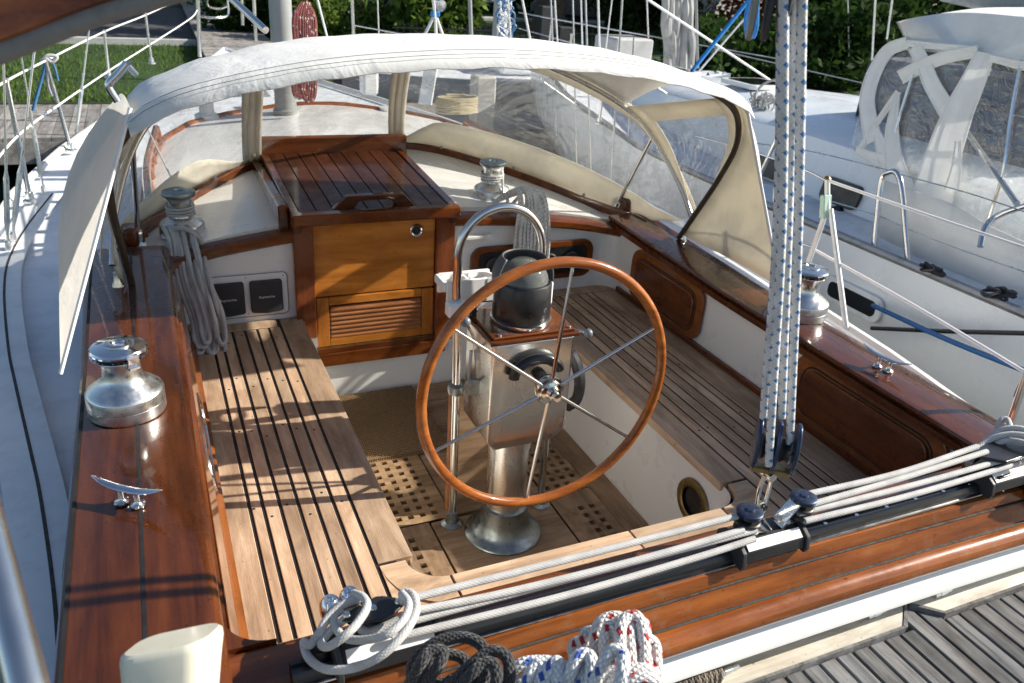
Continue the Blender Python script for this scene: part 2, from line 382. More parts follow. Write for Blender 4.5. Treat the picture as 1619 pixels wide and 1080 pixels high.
# low toe rail round the deck edge
for s in (-1, 1):
    mb = MB(); mb.tube([(s*(hb(y)-.03), y, sheer(y)+.02) for y in [float(v) for v in np.linspace(1.2, 11.5, 50)]], .022, 6); obj('toe_rail', mb, 'white', boat)
# dark seam bead curving along the port side deck
pts = [(100, 1078), (94, 1040), (87, 953), (77, 870), (63, 780), (50, 720), (25, 610), (13, 547), (7, 460), (15, 410), (42, 360), (83, 307)]
mb = MB(); mb.tube(cr([pz(u, v, .118) for u, v in pts], 8), .007, 6); obj('deck_seam', mb, 'bead', boat)
bd = cr([pz(u, v, .118) for u, v in pts], 8)
mb = MB(); mb.grid([[p+Vector((-.085, 0, .003)) for p in bd], [p+Vector((-.02, 0, .004)) for p in bd], [p+Vector((.02, 0, .004)) for p in bd], [p+Vector((.06, 0, .003)) for p in bd]]); obj('deck_border', mb, 'deckdirt', boat)
# ---- transom: beam, plank, rounded taffrail and white counter edge, swept athwart
def crown(x): return -.022*(x/1.2)**2
def sweepx(prof, x0, x1, n=24):
    m = MB(); m.grid([[(x0+(x1-x0)*i/n, y-.02*((x0+(x1-x0)*i/n)/1.2)**2*0, z+crown(x0+(x1-x0)*i/n)) for i in range(n+1)] for y, z in prof], smooth=True)
    k0 = len(m.v); return m
def arc(cy, cz, r, a0, a1, n=8): return [(cy+r*math.cos(math.radians(a0+(a1-a0)*i/n)), cz+r*math.sin(math.radians(a0+(a1-a0)*i/n))) for i in range(n+1)]
mb = MB()
mb.grid([[(x, y, z) for x in (-1.035, -.5, 0, .5, 1.035)] for y, z in [(1.17, -.02), (1.17, .285)]+arc(1.155, .285, .015, 0, 90, 4)+[(1.115, .300), (1.046, .300)]])
obj('traveller_beam', mb, 'varnish_x', boat)
m = sweepx([(1.046, .302), (1.036, .300), (1.030, .272), (1.030, .262)], -1.32, 1.32); obj('transom_capping', m, 'rail', boat)
m = sweepx([(1.031, .264), (1.0265, .262), (1.024, .255), (1.006, .218), (1.006, .210)], -1.34, 1.34); obj('transom_plank', m, 'rail', boat)
m = sweepx(arc(.998, .179, .032, 75, 285, 14), -1.42, 1.42); obj('taffrail', m, 'rail', boat)
m = sweepx([(1.02, .152), (.994, .147), (.980, .130), (.963, .100), (.961, .090), (.972, .083), (1.05, .03), (1.20, -.14)], -1.44, 1.44); obj('counter_edge', m, 'white', boat)
m = MB(); m.tube([(x, 1.0265, .2655+crown(x)) for x in np.linspace(-1.3, 1.3, 20)], .0028, 5); obj('seam', m, 'bead', boat)
m = MB(); m.tube([(x, 1.0035, .2125+crown(x)) for x in np.linspace(-1.3, 1.3, 20)], .0035, 5); obj('seam', m, 'bead', boat)
# ---- coaming caps
def czh(y): return interp(y, [.9, 2.4, 3.3], [.325, .33, .365])
def coaming(s, wd, name):
    mb = MB(); prof = [(-.010, -.055), (-.012, -.034), (-.002, -.030), (-.002, -.024), (.0, -.014), (.006, -.006), (.015, -.0015), (.028, .0)] if s < 0 else [(-.010, -.055), (-.012, -.030), (.000, -.026), (-.008, -.020), (-.012, -.010), (-.008, -.002), (.004, .0)]
    prof += [(wd*.5, .004), (wd-.02, .0), (wd-.004, -.006), (wd+.004, -.03), (wd+.045, -.235)]
    rows = []
    for d, dz in prof:
        rows.append([(s*(1.03+d+(.02 if d > .1 else 0)*max(0, y-2.4)), y, czh(y)+dz) for y in [float(v) for v in np.linspace(.99, 3.32, 22)]])
    if s > 0: rows = rows[::-1]
    mb.grid(rows); 
    k = mb.add([r[0] for r in rows]); mb.face([k+i for i in range(len(rows))]); k = mb.add([r[-1] for r in rows]); mb.face([k+i for i in range(len(rows))][::-1])
    o = obj('coaming', mb, 'varnish', boat); o['label'] = name; return o
cL = coaming(-1, .285, 'wide varnished port coaming cap'); cR = coaming(1, .205, 'narrow varnished starboard coaming cap')
for parent, xs in ((cL, [(-1.165, .004), (-1.30, .001)]), (cR, [(1.185, .004)])):
    for xx, dz in xs:
        mb = MB(); mb.grid([[(xx+q, y, czh(y)+dz+.0007) for y in np.linspace(1.0, 3.3, 14)] for q in (-.004, .004)]); obj('seam', mb, 'caulk', parent)
# fillets where caps meet the beam
for s in (-1, 1):
    mb = MB(); a = [(s*(1.03-.09+.09*math.sin(t)), 1.17+.09-.09*math.cos(t)) for t in np.linspace(0, PI/2, 9)]
    poly = [(s*1.03, 1.17)]+a
    poly = [(x, y, 0.01) for x, y in poly]
    if s > 0: poly = poly[::-1]
    mb.prism(poly, (0, 0, .296)); obj('corner_block', mb, 'varnish', boat, bevel=.006)
# ---- cockpit well, inner walls and bulkhead (white)
mb = MB()
def wallpath(s):
    r = .10
    P = [(s*1.05, 1.17), (s*1.05, 3.30-r)] + [(s*(1.05-r+r*math.cos(t)), 3.30-r+r*math.sin(t)) for t in np.linspace(0.2, PI/2, 6)]
    return P
for s, xe in ((-1, -.535), (1, .175)):
    P = wallpath(s)+[(xe, 3.30)]
    n = 0; Q = []
    for a, b in zip(P, P[1:]):
        for i in range(6): Q.append((a[0]+(b[0]-a[0])*i/6, a[1]+(b[1]-a[1])*i/6))
    Q.append(P[-1])
    top = lambda x, y: (czh(y)-.04) if y < 3.1 else max(.30, .385-.095*x*x)
    mb.grid([[(x, y, -.03) for x, y in Q], [(x, y, top(x, y)) for x, y in Q]] if s < 0 else [[(x, y, top(x, y)) for x, y in Q], [(x, y, -.03) for x, y in Q]])
obj('cockpit_wall', mb, 'white', boat)
def rrect(x0, x1, y0, y1, r, n=6):
    out = []
    for cx0, cy0, a0 in ((x1-r, y1-r, 0), (x0+r, y1-r, 90), (x0+r, y0+r, 180), (x1-r, y0+r, 270)):
        for i in range(n+1): a = math.radians(a0+90*i/n); out.append((cx0+r*math.cos(a), cy0+r*math.sin(a)))
    return out
WX0, WX1, WY0, WY1 = -.53, .535, 1.545, 3.30
well = rrect(WX0, WX1, WY0, WY1, .085)
mb = MB(); n = len(well)
k = mb.add([(x, y, -.012) for x, y in well]+[(x, y, -.46) for x, y in well])
for i in range(n): j = (i+1) % n; mb.face((k+i, k+j, k+n+j, k+n+i), None, True)
obj('footwell', mb, 'white', boat)
# ---- seats: separate planks over black caulk
def seat(s, name):
    xs = [.535, .624, .675, .724, .773, .824, .871, .908, 1.055]
    g = .0052
    base = MB(); base.box((s*.815, 2.26, -.03), (.49, 2.16, .0545)); 
    o = obj('seat', base, 'caulk', boat); o['label'] = name
    pl = MB()
    for i in range(1, len(xs)-1):
        a, b = xs[i]+g, xs[i+1]-g
        y0, y1 = 1.18, 3.21
        if i == len(xs)-2: b = xs[i+1]
        # split some planks with butt joints
        pl.box((s*(a+b)/2, (y0+y1)/2, -.0035), (b-a, y1-y0, .009), bev=.001)
    pl.box((s*.845, 3.257, -.0035), (.42, .075, .009), bev=.001)
    a, b = xs[0], xs[1]-g
    poly = [(s*a, 1.64), (s*b, 1.64), (s*b, 3.21), (s*a, 3.295)] if True else 0
    poly = [(s*(a-.012), 1.640, -.030), (s*b, 1.640, -.030), (s*b, 3.295, -.030), (s*(a-.012), 3.295, -.030)]
    if s < 0: poly = poly[::-1]
    pl.prism(poly, (0, 0, .031))
    obj('planking', pl, 'teak', o, bevel=.0012, bseg=1)
    # bungs
    bg_ = MB()
    for i in range(1, len(xs)-1):
        for yb in (1.5, 1.95, 2.4, 2.75, 3.15):
            if rnd.random() < .7: bg_.lathe([(.0045, 0), (.0045, .0008), (0, .0009)], (s*((xs[i]+xs[i+1])/2+U(-.008, .008)), yb+U(-.05, .05), .0006), seg=8)
    obj('bung', bg_, 'caulk', o); return o
seat(-1, 'sunlit port cockpit seat'); seat(1, 'shaded starboard cockpit seat')
# aft cross-seat lip with its curved corner blocks
mb = MB(); g = .0035
lip = [(-.43, 1.545), (-.43, 1.20), (.43, 1.20), (.43, 1.545)]
for xa, xb in ((-.445, .105), (.113, .44)):
    mb.prism([(xa, 1.18, -.03), (xb, 1.18, -.03), (xb, 1.533, -.03), (xa, 1.533, -.03)], (0, 0, .031))
for s in (-1, 1):
    c = (s*(.535-.085), 1.545+.085); A = [(c[0]+s*.097*math.sin(t), c[1]-.097*math.cos(t)) for t in np.linspace(0, PI/2, 8)]
    poly = [(s*.453, 1.533)] + A[1:] + [(s*.547, 1.628), (s*.618, 1.628)] + [(s*(.618-.165*(1-math.cos(t))), 1.628-.19*math.sin(t)) for t in np.linspace(.1, PI/2, 8)]
    poly = [(x, y, -.03) for x, y in poly]
    if s < 0: poly = poly[::-1]
    mb.prism(poly, (0, 0, .031))
    poly = [(s*.618, 1.18), (s*.453, 1.18)]+[(s*(.618-.165*(1-math.cos(t))), 1.616-.19*math.sin(t)) for t in np.linspace(PI/2, .05, 8)]
    poly = [(x, y, -.03) for x, y in (poly[::-1] if s > 0 else poly)]
    mb.prism(poly, (0, 0, .031))
o = obj('aft_seat', mb, 'teak_x', boat, bevel=.0012, bseg=1)
mb = MB(); mb.box((0, 1.36, -.034), (1.24, .365, .05)); obj('caulk_bed', mb, 'caulk', o)
# ---- sole: boards, side strips, black sheet standing in for the shade below the holes
mb = MB(); mb.box((0, 2.4, -.475), (1.10, 1.9, .03)); obj('sole_shade_sheet', mb, 'caulk', boat)
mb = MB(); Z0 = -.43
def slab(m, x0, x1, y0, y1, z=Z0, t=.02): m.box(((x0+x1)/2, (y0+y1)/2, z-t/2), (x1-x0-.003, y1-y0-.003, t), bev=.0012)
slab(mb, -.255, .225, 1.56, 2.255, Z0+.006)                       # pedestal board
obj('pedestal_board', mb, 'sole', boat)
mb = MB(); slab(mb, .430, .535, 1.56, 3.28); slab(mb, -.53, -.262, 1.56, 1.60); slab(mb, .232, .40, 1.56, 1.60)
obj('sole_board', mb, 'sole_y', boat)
def holed(m, x0, x1, y0, y1, hx, hy, nx, ny, ox, oy, px_, py_, z=Z0, t=.022):
    # one board with nx*ny square holes, starting at (ox,oy), pitch (px_,py_)
    xs = [x0]; ys = [y0]
    for i in range(nx): xs += [ox+i*px_, ox+i*px_+hx]
    for j in range(ny): ys += [oy+j*py_, oy+j*py_+hy]
    xs.append(x1); ys.append(y1)
    for i in range(len(xs)-1):
        for j in range(len(ys)-1):
            a, b, c, d = xs[i], xs[i+1], ys[j], ys[j+1]
            if i % 2 and j % 2:
                for p, q in (((a, c), (b, c)), ((b, c), (b, d)), ((b, d), (a, d)), ((a, d), (a, c))): m.quad((*q, z), (*p, z), (*p, z-t), (*q, z-t))
            else: m.quad((a, c, z), (b, c, z), (b, d, z), (a, d, z))
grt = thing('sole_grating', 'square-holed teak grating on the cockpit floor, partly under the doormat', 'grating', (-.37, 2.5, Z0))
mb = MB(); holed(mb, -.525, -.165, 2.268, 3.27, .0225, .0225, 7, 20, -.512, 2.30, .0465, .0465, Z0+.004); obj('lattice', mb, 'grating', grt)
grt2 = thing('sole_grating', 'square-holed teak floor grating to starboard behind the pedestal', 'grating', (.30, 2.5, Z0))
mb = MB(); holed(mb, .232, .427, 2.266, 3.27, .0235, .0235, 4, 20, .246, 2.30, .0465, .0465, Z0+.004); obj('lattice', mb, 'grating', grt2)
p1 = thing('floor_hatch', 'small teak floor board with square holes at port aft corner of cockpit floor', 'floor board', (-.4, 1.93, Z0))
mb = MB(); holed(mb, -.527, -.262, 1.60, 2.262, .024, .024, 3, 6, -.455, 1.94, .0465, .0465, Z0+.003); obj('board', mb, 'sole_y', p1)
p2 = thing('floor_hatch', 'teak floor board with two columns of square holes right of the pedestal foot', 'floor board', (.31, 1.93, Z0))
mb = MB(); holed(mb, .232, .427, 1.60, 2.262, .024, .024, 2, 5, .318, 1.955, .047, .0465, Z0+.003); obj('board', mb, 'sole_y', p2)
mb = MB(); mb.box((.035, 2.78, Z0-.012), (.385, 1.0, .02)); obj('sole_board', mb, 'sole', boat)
# upright teak steps/box edge behind the pedestal
mb = MB(); mb.box((-.055, 2.318, -.17), (.21, .016, .50), bev=.003); pr_ = obj('pedestal_riser', mb, 'sole', boat)
mb = MB(); mb.box((-.168, 2.315, -.17), (.014, .030, .51), bev=.003); obj('edge_trim', mb, 'louvre', pr_)
# doormat
mm, t_, b_ = mat('coir_mat')
vv = coords(t_, (1, 1, 1)); wv = t_.nodes.new('ShaderNodeTexWave'); wv.wave_type = 'BANDS'; wv.bands_direction = 'Y'; wv.inputs['Scale'].default_value = 22; wv.inputs['Distortion'].default_value = 2.5; wv.inputs['Detail'].default_value = 3; wv.inputs['Detail Scale'].default_value = 6
L(t_, vv, wv.inputs[0]); wx = t_.nodes.new('ShaderNodeTexWave'); wx.bands_direction = 'X'; wx.inputs['Scale'].default_value = 40; wx.inputs['Distortion'].default_value = 3; L(t_, vv, wx.inputs[0])
hh = math_(t_, 'MULTIPLY', wv.outputs['Fac'], wx.outputs['Fac']); hh = math_(t_, 'ADD', hh, math_(t_, 'MULTIPLY', noise(t_, vv, 200, 3, .7), .8))
L(t_, ramp(t_, hh, [(.06, .034, .014), (.20, .12, .052), (.34, .22, .11)], [.25, .6, 1]), b_.inputs['Base Color']); b_.inputs['Roughness'].default_value = .95
bump(t_, hh, b_, 1, .006); M['coir'] = mm
dm = thing('doormat', 'brown coir doormat at the foot of the companionway', 'doormat', (-.28, 2.95, Z0+.005))
mb = MB(); n_ = 40; mb.grid([[(-.51+.49*i/n_, 2.70+.56*j/n_, Z0+.019+.0015*math.sin(i*3.1+j*2.3)) for i in range(n_+1)] for j in range(n_+1)])
mb.box((-.265, 2.98, Z0+.010), (.488, .555, .012)); obj('pile', mb, 'coir', dm)
# ---- seat-back mouldings and locker doors on the coaming faces
for s in (-1, 1):
    mb = MB(); mb.box((s*1.043, 2.20, .014), (.018, 2.0, .030), bev=.005); obj('seat_moulding', mb, 'varnish', boat)
def locker(s, y0, y1, lab):
    z0, z1 = .03, .285; r = .07
    P = [(s*1.046, y, z) for y, z in rrect(y0, y1, z0, z1, r)]
    mb = MB(); mb.prism(P if s > 0 else P[::-1], (-s*.016, 0, 0)); o = obj('locker_door', mb, 'locker', boat, bevel=.004)
    P = [(s*1.029, y, z) for y, z in rrect(y0+.055, y1-.055, z0+.04, z1-.045, r*.75)]
    mb = MB(); mb.prism(P if s > 0 else P[::-1], (-s*.010, 0, 0)); obj('raised_panel', mb, 'varnish', o, bevel=.006)
    mb = MB(); mb.tube([(s*1.030, y, z) for y, z in rrect(y0+.045, y1-.045, z0+.03, z1-.035, r*.85)], .0035, 5, closed=True); obj('bead', mb, 'caulk', o)
for s in (1,):
    locker(s, 2.50, 3.08, ''); locker(s, 1.27, 1.93, '')
mb = MB(); mb.grid([[(x, y, z) for y in np.linspace(1.17, 3.22, 12)] for x, z in ((-1.020, .296), (-1.004, .20), (-.990, .08), (-.988, .055), (-.976, .05), (-.972, .0))]); obj('coaming_face', mb, 'locker', boat)
# oval chrome vent on port coaming face
mb = MB(); mb.tube([(-.998-(z-.12)*.12, y, z) for y, z in rrect(1.95, 2.40, .08, .20, .06)], .007, 6, closed=True); obj('coaming_vent', mb, 'steel', boat)
# porthole in the starboard well face
pc = px(1097, 793, .535)
mb = MB(); mb.lathe([(.055, 0), (.082, 0), (.086, .004), (.084, .011), (.062, .014), (.055, .010)], (.5345, pc.y, pc.z), (-1, 0, 0), 40, cap=False); o = obj('porthole', mb, 'brass', boat)
mb = MB(); mb.lathe([(.056, .001), (0, .0012)], (.5345, pc.y, pc.z), (-1, 0, 0), 40); obj('porthole_glass', mb, 'glass', o)
# ---- bulkhead trim (varnished, cambered) and cabin top
def cam_z(x): return .425-.095*x*x
mb = MB()
for xa, xb, s in ((-1.06, -.54, -1), (.18, 1.06, 1)):
    xs = [xa+(xb-xa)*i/14 for i in range(15)]
    pr = [(3.315, -.045), (3.275, -.045), (3.266, -.036), (3.268, -.012), (3.285, 0), (3.345, .004), (3.352, -.004)]
    mb.grid([[(x, y-.10*max(0, abs(x)-.86)**1.0*(0 if abs(x) < .86 else 2.2), cam_z(x)+dz) for x in xs] for y, dz in pr])
    obj('bulkhead_trim', mb, 'varnish_x', boat); mb = MB()
# roof plan half widths
RY = [3.33, 3.7, 4.2, 4.7, 5.0, 5.3, 5.45, 5.5]; RW = [1.10, 1.12, 1.08, 1.02, .97, .80, .45, .2]
def rw(y): return interp(y, RY, RW)
def rz(x, y): return cam_z(x)+.012+.07*min(1, max(0, (y-3.4)/1.2))+.02*(1-abs(x))
mb = MB(); ys = [float(v) for v in np.linspace(3.34, 5.5, 22)]
mb.grid([[(rw(y)*i/10, y, rz(rw(y)*i/10, y)) for i in range(-10, 11)] for y in ys])
edge = [(rw(y), y) for y in ys]+[(x, 5.5) for x in (.1, -.1)]+[(-rw(y), y) for y in reversed(ys)]
mb.grid([[(x, y, rz(x, y)) for x, y in edge], [(x*1.03, y, .08) for x, y in edge]])
mb.grid([[(x, 3.345, rz(x, 3.34)-.03) for x in np.linspace(-1.1, 1.1, 25)], [(x, 3.340, rz(x, 3.34)) for x in np.linspace(-1.1, 1.1, 25)]]); obj('coachroof', mb, 'white', boat)
mb = MB(); e2 = [(rw(y), y) for y in ys if y > 3.5]+[(x, 5.5) for x in (.1, -.1)]+[(-rw(y), y) for y in reversed(ys) if y > 3.5]
mb.tube([(x*1.005, y, rz(x, y)) for x, y in e2], .022, 8); obj('roof_edge_trim', mb, 'rail', boat)
# curved moulding that the dodger skirt sits on
mol = [(-1.20, 3.42), (-1.10, 3.60), (-.90, 3.86), (-.58, 4.16), (-.3, 4.28), (0, 4.32), (.18, 4.32), (.42, 4.26), (.73, 3.96), (.97, 3.66), (1.12, 3.38), (1.16, 3.22)]
molp = [Vector((x, y, rz(max(-1.02, min(1.02, x)), y))) for x, y in [(p.x, p.y) for p in cr([(a, b, 0) for a, b in mol], 6)]]
mb = MB()
for P0, P1 in zip(molp, molp[1:]): pass
mb.grid([[p+Vector((0, dy, dz)) for p in molp] for dy, dz in ((-.03, -.01), (-.03, .030), (-.024, .036), (.02, .036), (.026, .03), (.026, -.01))]); obj('dodger_moulding', mb, 'varnish_x', boat)
# handrails on the coachroof
for s, P in ((-1, [(-1.08, 3.75), (-1.07, 4.3), (-1.0, 5.0)]), (1, [(1.02, 3.75), (.98, 4.3), (.86, 4.95)])):
    hr = thing('handrail', 'varnished teak grab rail with oval cut-outs on the %s side of the white cabin roof' % ('port' if s < 0 else 'starboard'), 'handrail', (P[1][0], P[1][1], rz(1, 4.3)))
    mb = MB(); c = cr([(x, y, rz(x, y)+.075) for x, y in P], 12)
    mb.tube(c, .020, 8)
    for i in range(0, len(c), 4):
        p = c[i]; mb.tube([p, p-Vector((0, 0, .075))], .03, 8, rad=[.018, .034])
    obj('rail', mb, 'rail', hr)
# ---- companionway
XL, XR, YF = -.545, .180, 3.245
cw = MB()
def bx(m, x0, x1, y0, y1, z0, z1, bev=.004): m.box(((x0+x1)/2, (y0+y1)/2, (z0+z1)/2), (abs(x1-x0), abs(y1-y0), abs(z1-z0)), bev=bev)
YF = 3.262
bx(cw, XL+.086, XR-.086, YF+.03, YF+.09, .44, .455)
cwo = obj('companionway', cw, 'varnish_z', boat)
mb = MB(); bx(mb, XL, XL+.085, YF, YF+.10, -.10, .455); obj('door_post', mb, 'varnish_z', cwo)
mb = MB(); bx(mb, XR-.085, XR, YF, YF+.10, -.19, .455); obj('door_post', mb, 'varnish_z', cwo)
mb = MB(); bx(mb, XL+.03, XR-.03, YF+.006, YF+.08, -.255, -.19, .003); bx(mb, XL+.085, XR-.085, YF+.012, YF+.09, -.19, -.165, .002); obj('sill', mb, 'varnish_x', cwo)
# upper washboard and its lock
mb = MB(); bx(mb, XL+.087, XR-.087, YF+.03, YF+.055, .085, .455, .003); wb = obj('washboard', mb, 'golden', cwo)
lk = py(658, 364, YF+.03); mb = MB(); mb.lathe([(.030, 0), (.031, .006), (.026, .010), (.020, .006), (.019, .001)], (lk.x, YF+.029, lk.z), (0, -1, 0), 28, cap=False); l_ = obj('barrel_lock', mb, 'steel', wb)
mb = MB(); mb.lathe([(.020, .0025), (0, .0045)], (lk.x, YF+.029, lk.z), (0, -1, 0), 24); obj('lock_core', mb, 'black', wb)
mb = MB(); mb.box((-.19, YF+.0285, .427), (.045, .004, .012)); obj('slot', mb, 'caulk', wb)
# louvred lower door
mb = MB(); y0, y1 = YF+.022, YF+.05
dx0, dx1, dz0, dz1 = XL+.090, XR-.090, -.160, .080
bx(mb, dx0, dx0+.055, y0, y1, dz0, dz1, .003)
dr = obj('louvred_door', mb, 'golden_z', cwo)
mb = MB(); bx(mb, dx1-.055, dx1, y0, y1, dz0, dz1, .003); obj('door_stile', mb, 'golden_z', dr)
mb = MB(); bx(mb, dx0+.056, dx1-.056, y0+.001, y1, dz1-.038, dz1, .003); bx(mb, dx0+.056, dx1-.056, y0+.001, y1, dz0, dz0+.042, .003); obj('door_rail', mb, 'golden', dr)
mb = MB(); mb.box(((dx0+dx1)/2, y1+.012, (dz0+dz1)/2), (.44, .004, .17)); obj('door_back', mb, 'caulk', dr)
sl_ = MB()
for i in range(7):
    z = dz0+.052+i*.0215
    R = Matrix.Rotation(math.radians(48), 3, 'X'); sl_.box(((dx0+dx1)/2, y0+.010, z), (dx1-dx0-.118, .028, .0125), R, .004)
obj('louvre_slats', sl_, 'louvre', dr)
mb = MB(); mb.box(((dx0+dx1)/2, y0-.001, dz0-.004), (dx1-dx0, .006, .007)); obj('hinge_strip', mb, 'brass', dr)
# sliding hatch: sloped planked top between side cheeks
HA, HBy = 3.225, 4.12; za, zb = .470, .525
def hz(y): return za+(zb-za)*(y-HA)/(HBy-HA)
mb = MB(); nn = 9; x0, x1 = XL+.035, XR-.035
mb.beam(((x0+x1)/2, HA+.03, hz(HA+.03)-.014), ((x0+x1)/2, HBy, hz(HBy)-.014), x1-x0, .020); ht = obj('sliding_hatch', mb, 'caulk', cwo)
mb = MB()
for i in range(nn):
    a = x0+(x1-x0)*i/nn+.003; b = x0+(x1-x0)*(i+1)/nn-.003
    mb.beam(((a+b)/2, HA+.06, hz(HA+.06)), ((a+b)/2, HBy, hz(HBy)), b-a, .012)
M['hatch'] = wood('dodger_shaded_hatch_teak', (.035, .012, .005), (.11, .036, .014), 'y', .45, .35); obj('hatch_planks', mb, 'hatch', ht)  # hatch teak darkened: the dodger's shade is put into its colour
mb = MB()
for a, b in ((XL-.002, XL+.034), (XR-.034, XR+.004)):
    mb = MB(); mb.beam(((a+b)/2, HA+.02, hz(HA+.02)-.03), ((a+b)/2, HBy, hz(HBy)-.03), b-a, .085, bev=.004); obj('hatch_side', mb, 'varnish', ht)
mb = MB(); bx(mb, XL-.004, XR+.006, HA-.012, HA+.042, .437, .487, .006); obj('hatch_lip', mb, 'varnish_x', ht)
# grab handle
mb = MB(); yh = HA+.085; zz = hz(yh)
P = [(-.37, 0), (-.315, .052), (-.30, .060), (-.06, .060), (-.045, .052), (.005, 0), (-.085, 0), (-.105, .030), (-.12, .036), (-.235, .036), (-.255, .030), (-.275, 0)]
mb.prism([(x, yh-.012, zz+z) for x, z in P], (0, .034, 0)); obj('hatch_grip', mb, 'varnish_x', ht, bevel=.005)
# garage board forward of the hatch
mb = MB(); bx(mb, XL-.02, XR+.03, HBy+.0, HBy+.045, .40, .610, .006); obj('hatch_garage', mb, 'varnish_x', cwo)
mb = MB(); bx(mb, XL-.045, XL-.003, HA+.10, HBy+.03, .36, .50, .006); obj('hatch_runner', mb, 'varnish', cwo)
# ---- instrument repeaters on the port bulkhead
ip = obj('instrument_panel', (lambda m: (m.prism([(x, 3.2985, z) for x, z in rrect(-.915, -.575, .028, .218, .022)], (0, -.006, 0)), m)[1])(MB()), 'white', boat, bevel=.002)
def text(s, size, loc, rot, m, parent, ext=.0004):
    cu = bpy.data.curves.new('lettering', 'FONT'); cu.body = s; cu.size = size; cu.extrude = ext; cu.align_x = 'CENTER'; cu.align_y = 'CENTER'
    o = bpy.data.objects.new('tmp', cu); C.objects.link(o); bpy.context.view_layer.update()
    me = bpy.data.meshes.new_from_object(o.evaluated_get(bpy.context.evaluated_depsgraph_get())); bpy.data.objects.remove(o)
    me.transform(Matrix.Translation(Vector(loc)-wloc(parent)) @ Matrix(rot).to_4x4()); me.materials.clear(); me.materials.append(M[m])
    q = bpy.data.objects.new('lettering', me); C.objects.link(q); q.parent = parent; WL[q.name] = wloc(parent); return q
RX = Matrix(((1, 0, 0), (0, 0, -1), (0, 1, 0)))              # text facing aft (-y)
mb = MB(); mb.tube([(x, 3.2925, z) for x, z in rrect(-.917, -.573, .026, .220, .022)], .0016, 5, closed=True); obj('bezel_seal', mb, 'rubber', ip)
mb = MB()
for x, z in ((-.900, .205), (-.745, .207), (-.590, .205), (-.900, .042), (-.745, .040), (-.590, .042)): mb.lathe([(.004, 0), (.003, .002), (0, .0025)], (x, 3.2925, z), (0, -1, 0), 8)
obj('bezel_screw', mb, 'steel', ip)
for xc in (-.822, -.665):
    mb = MB(); P = [(xc-.067, .052), (xc-.06, .046), (xc, .040), (xc+.06, .046), (xc+.067, .052), (xc+.067, .185), (xc+.06, .192), (xc-.06, .192), (xc-.067, .185)]
    mb.prism([(x, 3.292, z) for x, z in P], (0, -.016, 0)); c_ = obj('instrument_cover', mb, 'darkgrey', ip, bevel=.004)
    text('Raymarine', .0155, (xc, 3.2745, .118), RX, 'white', ip)
# engine panel on the starboard bulkhead, white pump handle above it
ep = MB(); ep.prism([(x, 3.2985, z) for x, z in rrect(.27, .93, .065, .262, .06)], (0, -.020, 0)); eo = obj('engine_panel', ep, 'varnish_x', boat, bevel=.006)
mb = MB(); mb.prism([(x, 3.277, z) for x, z in rrect(.31, .89, .095, .235, .035)], (0, -.003, 0)); obj('panel_face', mb, 'black', eo)
for xc in (.385, .52, .68, .80):
    mb = MB(); mb.lathe([(.040, 0), (.043, .008), (.036, .012), (.034, .004), (0, .004)], (xc, 3.2745, .165), (0, -1, 0), 28); obj('gauge', mb, 'darkgrey', eo)
mb = MB(); mb.box((.29, 3.275, .315), (.13, .02, .018), bev=.004); mb.lathe([(.014, 0), (.014, .03), (0, .031)], (.35, 3.29, .318), (0, -1, 0), 16); obj('bulkhead_handle', mb, 'white', boat)
# ================================================================== STEERING
ped = thing('steering_pedestal', 'brushed stainless steering pedestal with large teak wheel, box head and black compass', 'pedestal', (0, 2.10, Z0))
mb = MB(); mb.lathe([(.140, .006), (.142, .012), (.138, .018), (.120, .024), (.100, .040), (.088, .075), (.083, .125), (.083, .135), (.076, .137)], (-.018, 2.125, Z0), seg=48); obj('base_flange', mb, 'bronze', ped)
mb = MB(); mb.lathe([(.072, .13), (.072, .385), (.075, .386), (.075, .435)], (-.018, 2.125, Z0), seg=48); obj('column', mb, 'satin', ped)
mb = MB(); bx_ = [(-.150, 2.02), (.140, 2.02), (.140, 2.25), (-.150, 2.25)]
z0, z1 = .055, .412
vs = [(x, y, z1) for x, y in bx_]+[(x, y, z0) for x, y in bx_]+[(-.115, 2.036, z0-.050), (.090, 2.036, z0-.050), (.090, 2.23, z0-.050), (-.115, 2.23, z0-.050)]
k = mb.add(vs); mb.face((k, k+1, k+2, k+3))
for r in (0, 4):
    for i in range(4): j = (i+1) % 4; mb.face((k+r+j, k+r+i, k+r+4+i, k+r+4+j))
mb.face((k+11, k+10, k+9, k+8)); mb.f = [tuple(reversed(f)) for f in mb.f]
obj('head_box', mb, 'satin', ped, bevel=.010, bseg=3)
mb = MB(); mb.prism([(-.162, 2.008, .413), (.150, 2.008, .413), (.150, 2.262, .413), (-.162, 2.262, .413)], (0, 0, .014)); mb.prism([(-.150, 2.02, .4275), (.138, 2.02, .4275), (.138, 2.25, .4275), (-.150, 2.25, .4275)], (0, 0, .010)); tp = obj('teak_top', mb, 'varnish_x', ped, bevel=.004)
mb = MB()
for x, y in ((-.125, 2.032), (.118, 2.032), (.118, 2.235), (-.125, 2.235)): mb.lathe([(.007, 0), (.007, .004), (.004, .007), (0, .008)], (x, y, .437), seg=12)
obj('screw', mb, 'steel', tp)
cpc = (-.012, 2.125)
mb = MB(); mb.lathe([(.098, 0), (.100, .004), (.100, .016), (.094, .018)], (*cpc, .438), seg=48); cp = obj('compass_ring', mb, 'steel', ped)
mb = MB(); mb.lathe([(.093, .014), (.095, .02), (.092, .135), (.088, .142), (.074, .143)], (*cpc, .438), seg=48); cb = obj('compass', mb, 'black', ped)
mb = MB(); mb.lathe([(.080, 0), (.077, .020), (.064, .046), (.038, .064), (0, .070)], (*cpc, .579), seg=40)
